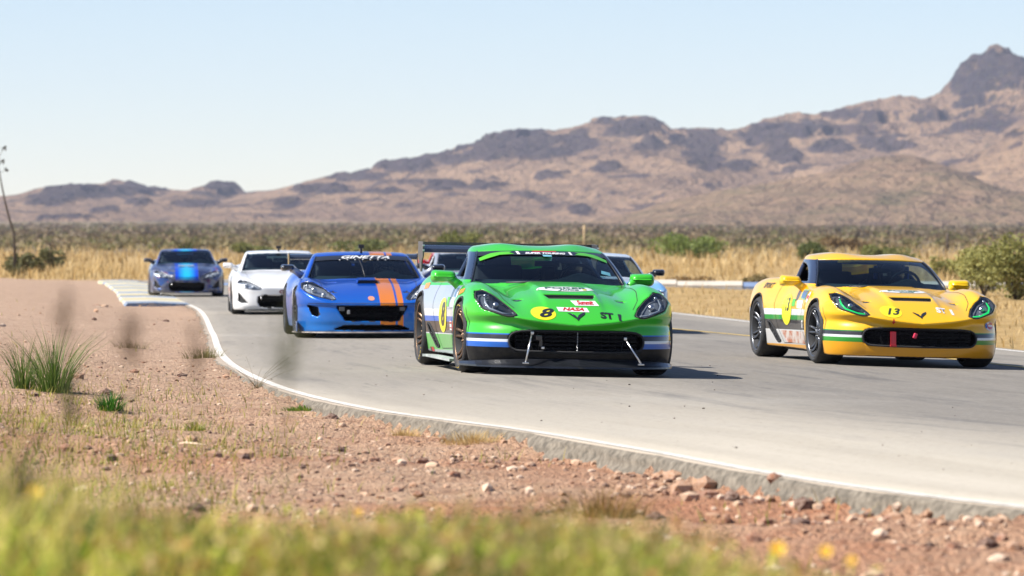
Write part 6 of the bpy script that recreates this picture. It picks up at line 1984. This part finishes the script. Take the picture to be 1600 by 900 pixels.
tag(o, 'pale bleached stick lying curved on the gravel', 'stick')

# ---- crumbs of stone and rubber thrown on the asphalt
r = np.random.default_rng(3); parts = []
n = 130
Yd = r.uniform(19, 58, n); Xd = inner_x(Yd) + r.beta(1.2, 2.2, n) * 6.0; Sd = .002 + .009 * r.uniform(0, 1, n) ** 2.2
for k in range(n):
    bv, bf = bases[k % 8]
    parts.append((bv * Sd[k] + np.array([Xd[k], Yd[k], float(road_z(Xd[k], Yd[k])) + Sd[k] * .4]), bf, np.repeat(np.array([[.03, .028, .026]]) * (1 + 3 * (k % 4 == 0)), len(bv), 0)))
V, F, T = merge(parts)
tag(obj('road_debris', tinted('road_debris', V, F, T), STONE), 'dark crumbs of stone and rubber scattered on the asphalt', 'debris', kind='stuff')

# ---- dry field behind the track
def field_keep(X, Y, r):
    left = (X < inner_x(Y) - 1.0) & (Y > 158); right = X > outer_x(Y) + .4
    d = fbm(X * .22, Y * .06, 4, 44)
    return (left | right) & (r.uniform(0, 1, len(X)) < np.clip((d - .28) * 2.4, .08, 1)) & ~((np.abs(Y - 140) < 1.0))
parts = []
r = np.random.default_rng(21)
for (n, y0, y1, h0, h1, wd) in ((20000, 56, 160, .10, .34, .028), (14000, 150, 260, .25, .65, .05), (9000, 250, 460, .35, .9, .11)):
    X, Y = scatter(n, y0, y1, field_keep, r, 3)
    hgt = r.uniform(h0, h1, len(X)) * (.5 + fbm(X * .3, Y * .1, 3, 47)) * np.where((X > 0) & (Y < 135), .6, 1)
    parts.append(blades(np.stack([X, Y, ground_z(X, Y) - .02], 1), hgt, np.full(len(X), wd), r.uniform(.1, .8, len(X)), srgb(196, 158, 92), srgb(236, 208, 150), .6, 2, r))
X, Y = scatter(1500, 70, 100, lambda X, Y, r: (X > outer_x(Y) + .1) & (X < outer_x(Y) + 1.3) & (fbm(X * .9, Y * .35, 3, 48) > .5), r, 2)
parts.append(blades(np.stack([X, Y, ground_z(X, Y) - .01], 1), r.uniform(.04, .14, len(X)), np.full(len(X), .02), r.uniform(.2, .9, len(X)), srgb(104, 122, 50), srgb(176, 170, 90), .6, 2, r))
V, F, T = merge(parts)
tag(obj('field_grass', tinted('field_grass', V, F, T), LEAF), 'tall dry straw coloured grass filling the fields behind the track', 'grass', kind='stuff')

# ---- shrubs
def shrub(x, y, w_, h_, n, lo, hi, label, seed, leaf=.07, group='shrubs beyond the track', lumps=9):
    r = np.random.default_rng(seed)
    z = gz(x, y)
    root = tag(empty('shrub', (x, y, z)), label, 'shrub', group)
    cx = r.uniform(-.36, .36, lumps) * w_; cy = r.uniform(-.3, .3, lumps) * w_; cz = r.uniform(.28, .74, lumps) * h_; cr_ = r.uniform(.16, .27, lumps) * w_
    k = r.integers(0, lumps, n)
    d = r.normal(0, 1, (n, 3)); d /= np.linalg.norm(d, axis=1)[:, None]
    rad = cr_[k] * (r.uniform(.35, 1.1, n) ** .7 + .45 * (r.uniform(0, 1, n) < .16))
    P = np.stack([cx[k], cy[k], cz[k]], 1) + d * np.stack([rad, rad, np.minimum(rad, .3 * h_)], 1)
    P[:, 2] = np.clip(P[:, 2], .03, None)
    A = r.normal(0, 1, (n, 3)); A /= np.linalg.norm(A, axis=1)[:, None]; B = np.cross(A, r.normal(0, 1, (n, 3))); B /= np.linalg.norm(B, axis=1)[:, None]
    s_ = (leaf * r.uniform(.6, 1.4, n))[:, None]
    V = np.stack([P - A * s_, P + B * s_ * .5, P + A * s_, P - B * s_ * .5], 1).reshape(-1, 3)
    F = (np.arange(n)[:, None] * 4 + np.arange(4)[None]).tolist()
    mixv = np.clip(r.uniform(0, 1, n) * .6 + .4 * r.uniform(0, 1, lumps)[k], 0, 1)[:, None]
    T = np.array(lo)[None, :3] * (1 - mixv) + np.array(hi)[None, :3] * mixv
    obj('foliage', tinted('foliage', V, F, np.repeat(T, 4, 0)), LEAF, root)
    parts = []
    for q in range(6):
        parts.append(tube_data([(0, 0, -.05), (cx[q] * .4, cy[q] * .4, cz[q] * .45), (cx[q], cy[q], cz[q])], [.03 * h_ * .6, .02 * h_ * .6, .008 * h_], 5))
    obj('branches', new_mesh('branches', *join_data(parts)), simple('shrub_wood', srgb(110, 92, 74), .9), root)
    return root
def shrub_px(px, py_base, d, w_px, h_px, *a, **k):
    s_ = FPX / d
    return shrub((px - 800) / s_, d, w_px / s_, h_px / s_, *a, **k)
OL, OH = srgb(128, 130, 70), srgb(206, 198, 120)
shrub_px(1588, 468, 112, 140, 104, 6500, OL, OH, 'largest olive mesquite bush at the right edge of the picture', 1, .05, lumps=14)
shrub_px(1538, 456, 120, 84, 84, 3600, OL, OH, 'olive mesquite bush left of the largest one at the right edge', 2, .05, lumps=12)
shrub_px(1660, 468, 118, 120, 110, 3000, OL, OH, 'olive mesquite bush cut by the right edge of the picture', 3, .06, lumps=12)
shrub_px(1480, 420, 190, 60, 36, 900, OL, OH, 'low olive bush behind the yellow car on the right', 4, .09)
shrub_px(1390, 405, 260, 90, 34, 1300, OL, srgb(138, 142, 84), 'wide olive bush just above the yellow car roof', 5, .12)
shrub_px(1265, 402, 300, 60, 30, 900, srgb(80, 96, 50), srgb(140, 146, 80), 'rounded green bush left above the yellow car', 6, .14)
shrub_px(1075, 398, 330, 116, 40, 2000, srgb(104, 124, 56), srgb(156, 166, 84), 'wide green bush standing between the green and yellow cars', 7, .14, lumps=12)
shrub_px(715, 385, 420, 70, 34, 1000, srgb(110, 120, 56), srgb(172, 166, 86), 'yellow green bush above the green car wing', 8, .18)
shrub_px(560, 388, 360, 90, 24, 900, srgb(96, 108, 56), srgb(150, 150, 84), 'low green bush above the blue car roof', 9, .16)
shrub_px(395, 388, 340, 70, 22, 800, srgb(100, 110, 60), srgb(156, 154, 88), 'low green bush above the white car roof', 10, .16)
shrub_px(40, 392, 210, 60, 34, 1200, srgb(84, 84, 50), srgb(140, 134, 82), 'grey green bush at the foot of the tall dry stalk', 11, .1)
shrub_px(80, 390, 230, 40, 40, 800, srgb(98, 100, 60), srgb(146, 142, 92), 'sparse grey green bush right of the tall dry stalk', 12, .1)
shrub_px(1320, 396, 420, 70, 22, 700, srgb(120, 100, 66), srgb(166, 136, 90), 'brown dry bush above the yellow car windscreen', 13, .2)
shrub_px(1172, 432, 165, 60, 22, 700, srgb(120, 110, 66), srgb(176, 150, 96), 'small dry bush in the straw field left of the yellow car', 14, .07)
shrub_px(1085, 436, 160, 80, 20, 700, srgb(150, 120, 76), srgb(196, 160, 104), 'small brown bush in the straw field behind the barrier', 15, .07)
# yucca behind the dark car
X, Y = (290 - 800) / FPX * 185., 185.
r = np.random.default_rng(31)
n = 90
yu = tag(empty('yucca', (X, Y, gz(X, Y))), 'spiky dark yucca rosette behind the dark grey car', 'yucca')
parts = []
base = np.zeros((n, 3)); base[:, 2] = .9
V, F, T = blades(base + r.normal(0, .06, (n, 3)), r.uniform(.6, 1.0, n), np.full(n, .05), r.uniform(.2, 1.5, n), srgb(66, 74, 44), srgb(110, 112, 66), .15, 2, r)
obj('leaves', tinted('leaves', V, F, T), LEAF, yu)
V, F = tube_data([(0, 0, -.1), (.03, 0, .5), (0, 0, 1.0)], [.16, .14, .12], 8); obj('trunk', new_mesh('trunk', V, F, True), simple('shrub_wood', srgb(110, 92, 74), .9), yu)
# tall dry agave stalk at the left edge
d = 205.; s_ = FPX / d
X0 = (24 - 800) / s_; zb = gz(X0, d)
ag = tag(empty('agave_stalk', (X0, d, zb)), 'tall bare agave stalk leaning left with dry seed pods', 'agave')
def A(px, py): return ((px - 24) / s_, 0, CAM_H + (HOR - py) / s_ - zb)
pts = [(0, 0, 0), A(22, 365), A(14, 340), A(8, 315), A(2, 285), A(-2, 262), A(-1, 240)]
V, F = tube_data(pts, [.07, .06, .05, .042, .034, .026, .012], 7); stalk = obj('stalk', new_mesh('stalk', V, F, True), simple('dry_stalk', srgb(96, 84, 72), .9), ag)
for (a, b_, q) in ((6, 232, (-1, 244)), (3, 253, (-1, 258)), (10, 266, (-1, 270)), (-8, 246, (-1, 250))):
    p = Vector(A(a, b_)); root_p = Vector(A(*q)); pr = []
    rr = random.Random(a * 7 + b_)
    for k in range(12):
        c = p + Vector((rr.uniform(-.09, .09), rr.uniform(-.09, .09), rr.uniform(-.07, .09))); s2 = rr.uniform(.025, .05)
        pr.append(([c + Vector(v) * s2 for v in ((1, 0, 0), (-.5, .87, 0), (-.5, -.87, 0), (0, 0, 1.6), (0, 0, -1.2))], [(0, 1, 3), (1, 2, 3), (2, 0, 3), (1, 0, 4), (2, 1, 4), (0, 2, 4)]))
    pr.append(tube_data([root_p, p], [.012, .009], 5))
    obj('seed_pods', new_mesh('seed_pods', *join_data(pr)), simple('seed_pod', srgb(128, 124, 110), .9), ag)
n = 60; base = np.zeros((n, 3))
V, F, T = blades(base + r.normal(0, .08, (n, 3)), r.uniform(.35, .7, n), np.full(n, .06), r.uniform(.3, 1.4, n), srgb(92, 96, 62), srgb(140, 136, 92), .2, 2, r)
obj('leaf_rosette', tinted('leaf_rosette', V, F, T), LEAF, ag)

# ---- brush covering the plain below the mountains (reads as one mass)
r = np.random.default_rng(77)
parts = []
for (n, y0, y1, w0, w1) in ((1300, 430, 900, .7, 1.8), (3000, 800, 2300, 1.0, 3.0)):
    Y = r.uniform(y0 ** .5, y1 ** .5, n) ** 2; X = r.uniform(-1, 1, n) * (Y * .13 + 5)
    W = r.uniform(w0, w1, n); Z = ground_z(X, Y)
    m = 14
    k = np.repeat(np.arange(n), m)
    d_ = r.normal(0, 1, (n * m, 3)) * np.array([.36, .36, .16]) * W[k][:, None]; d_[:, 2] = np.abs(d_[:, 2]) + .1
    P = np.stack([X, Y, Z], 1)[k] + d_
    A_ = r.normal(0, 1, (n * m, 3)); A_ /= np.linalg.norm(A_, axis=1)[:, None]; B_ = np.cross(A_, r.normal(0, 1, (n * m, 3))); B_ /= np.linalg.norm(B_, axis=1)[:, None]
    s2 = (W[k] * .26)[:, None]
    V = np.stack([P - A_ * s2, P + B_ * s2 * .6, P + A_ * s2, P - B_ * s2 * .6], 1).reshape(-1, 3)
    F = (np.arange(n * m)[:, None] * 4 + np.arange(4)[None]).tolist()
    pal = np.array([srgb(130, 114, 86), srgb(142, 122, 92), srgb(134, 126, 80), srgb(150, 128, 98)])[:, :3]
    if y0 < 500: pal = np.array([srgb(140, 134, 82), srgb(152, 136, 92), srgb(164, 140, 102), srgb(146, 130, 88)])[:, :3]
    T = pal[r.integers(0, 4, n)][k]
    parts.append((V, F, np.repeat(T, 4, 0)))
V, F, T = merge(parts)
tag(obj('desert_brush', tinted('desert_brush', V, F, T), LEAF), 'brown desert brush covering the plain below the mountains', 'brush', kind='stuff')

# ---- posts in the brush
def post(px, py0, py1, d, label, rad, mat):
    s_ = FPX / d; X = (px - 800) / s_; z0 = gz(X, d); zt = CAM_H + (HOR - py0) / s_
    root = tag(empty('utility_post', (X, d, z0)), label, 'post')
    V, F = tube_data([(0, 0, -.3), (0, 0, (zt - z0) * .5), (0, 0, zt - z0)], [rad, rad * .95, rad * .85], 9)
    obj('shaft', new_mesh('shaft', V, F, True), mat, root)
    V, F = tube_data([(-rad * 3.5, 0, zt - z0 - .25), (rad * 3.5, 0, zt - z0 - .25)], rad * .4, 6); obj('crossbar', new_mesh('crossbar', V, F), mat, root)
post(913, 352, 380, 420, 'thin pale post in the brush above the green car roof', .11, simple('pale_post', srgb(206, 176, 130), .8))
post(1480, 364, 396, 430, 'thin dark post in the brush above the yellow car', .13, simple('dark_post', srgb(96, 80, 64), .8))

# ---- haze over the desert
bm = bmesh.new(); bmesh.ops.create_cube(bm, size=1.0)
bmesh.ops.scale(bm, vec=(3200, 5500, 206), verts=bm.verts[:]); bmesh.ops.translate(bm, vec=(0, 2600, 98), verts=bm.verts[:])
hz = bpy.data.materials.new('haze_air'); hz.use_nodes = True
hz.node_tree.nodes.remove(hz.node_tree.nodes['Principled BSDF'])
pv = hz.node_tree.nodes.new('ShaderNodeVolumePrincipled')
pv.inputs['Color'].default_value = (.74, .80, 1.0, 1)
pv.inputs['Density'].default_value = 0.6e-4
pv.inputs['Anisotropy'].default_value = 0.0
hz.node_tree.links.new(pv.outputs[0], hz.node_tree.nodes['Material Output'].inputs['Volume'])
tag(obj('haze', bm_mesh('haze', bm), hz), kind='stuff')
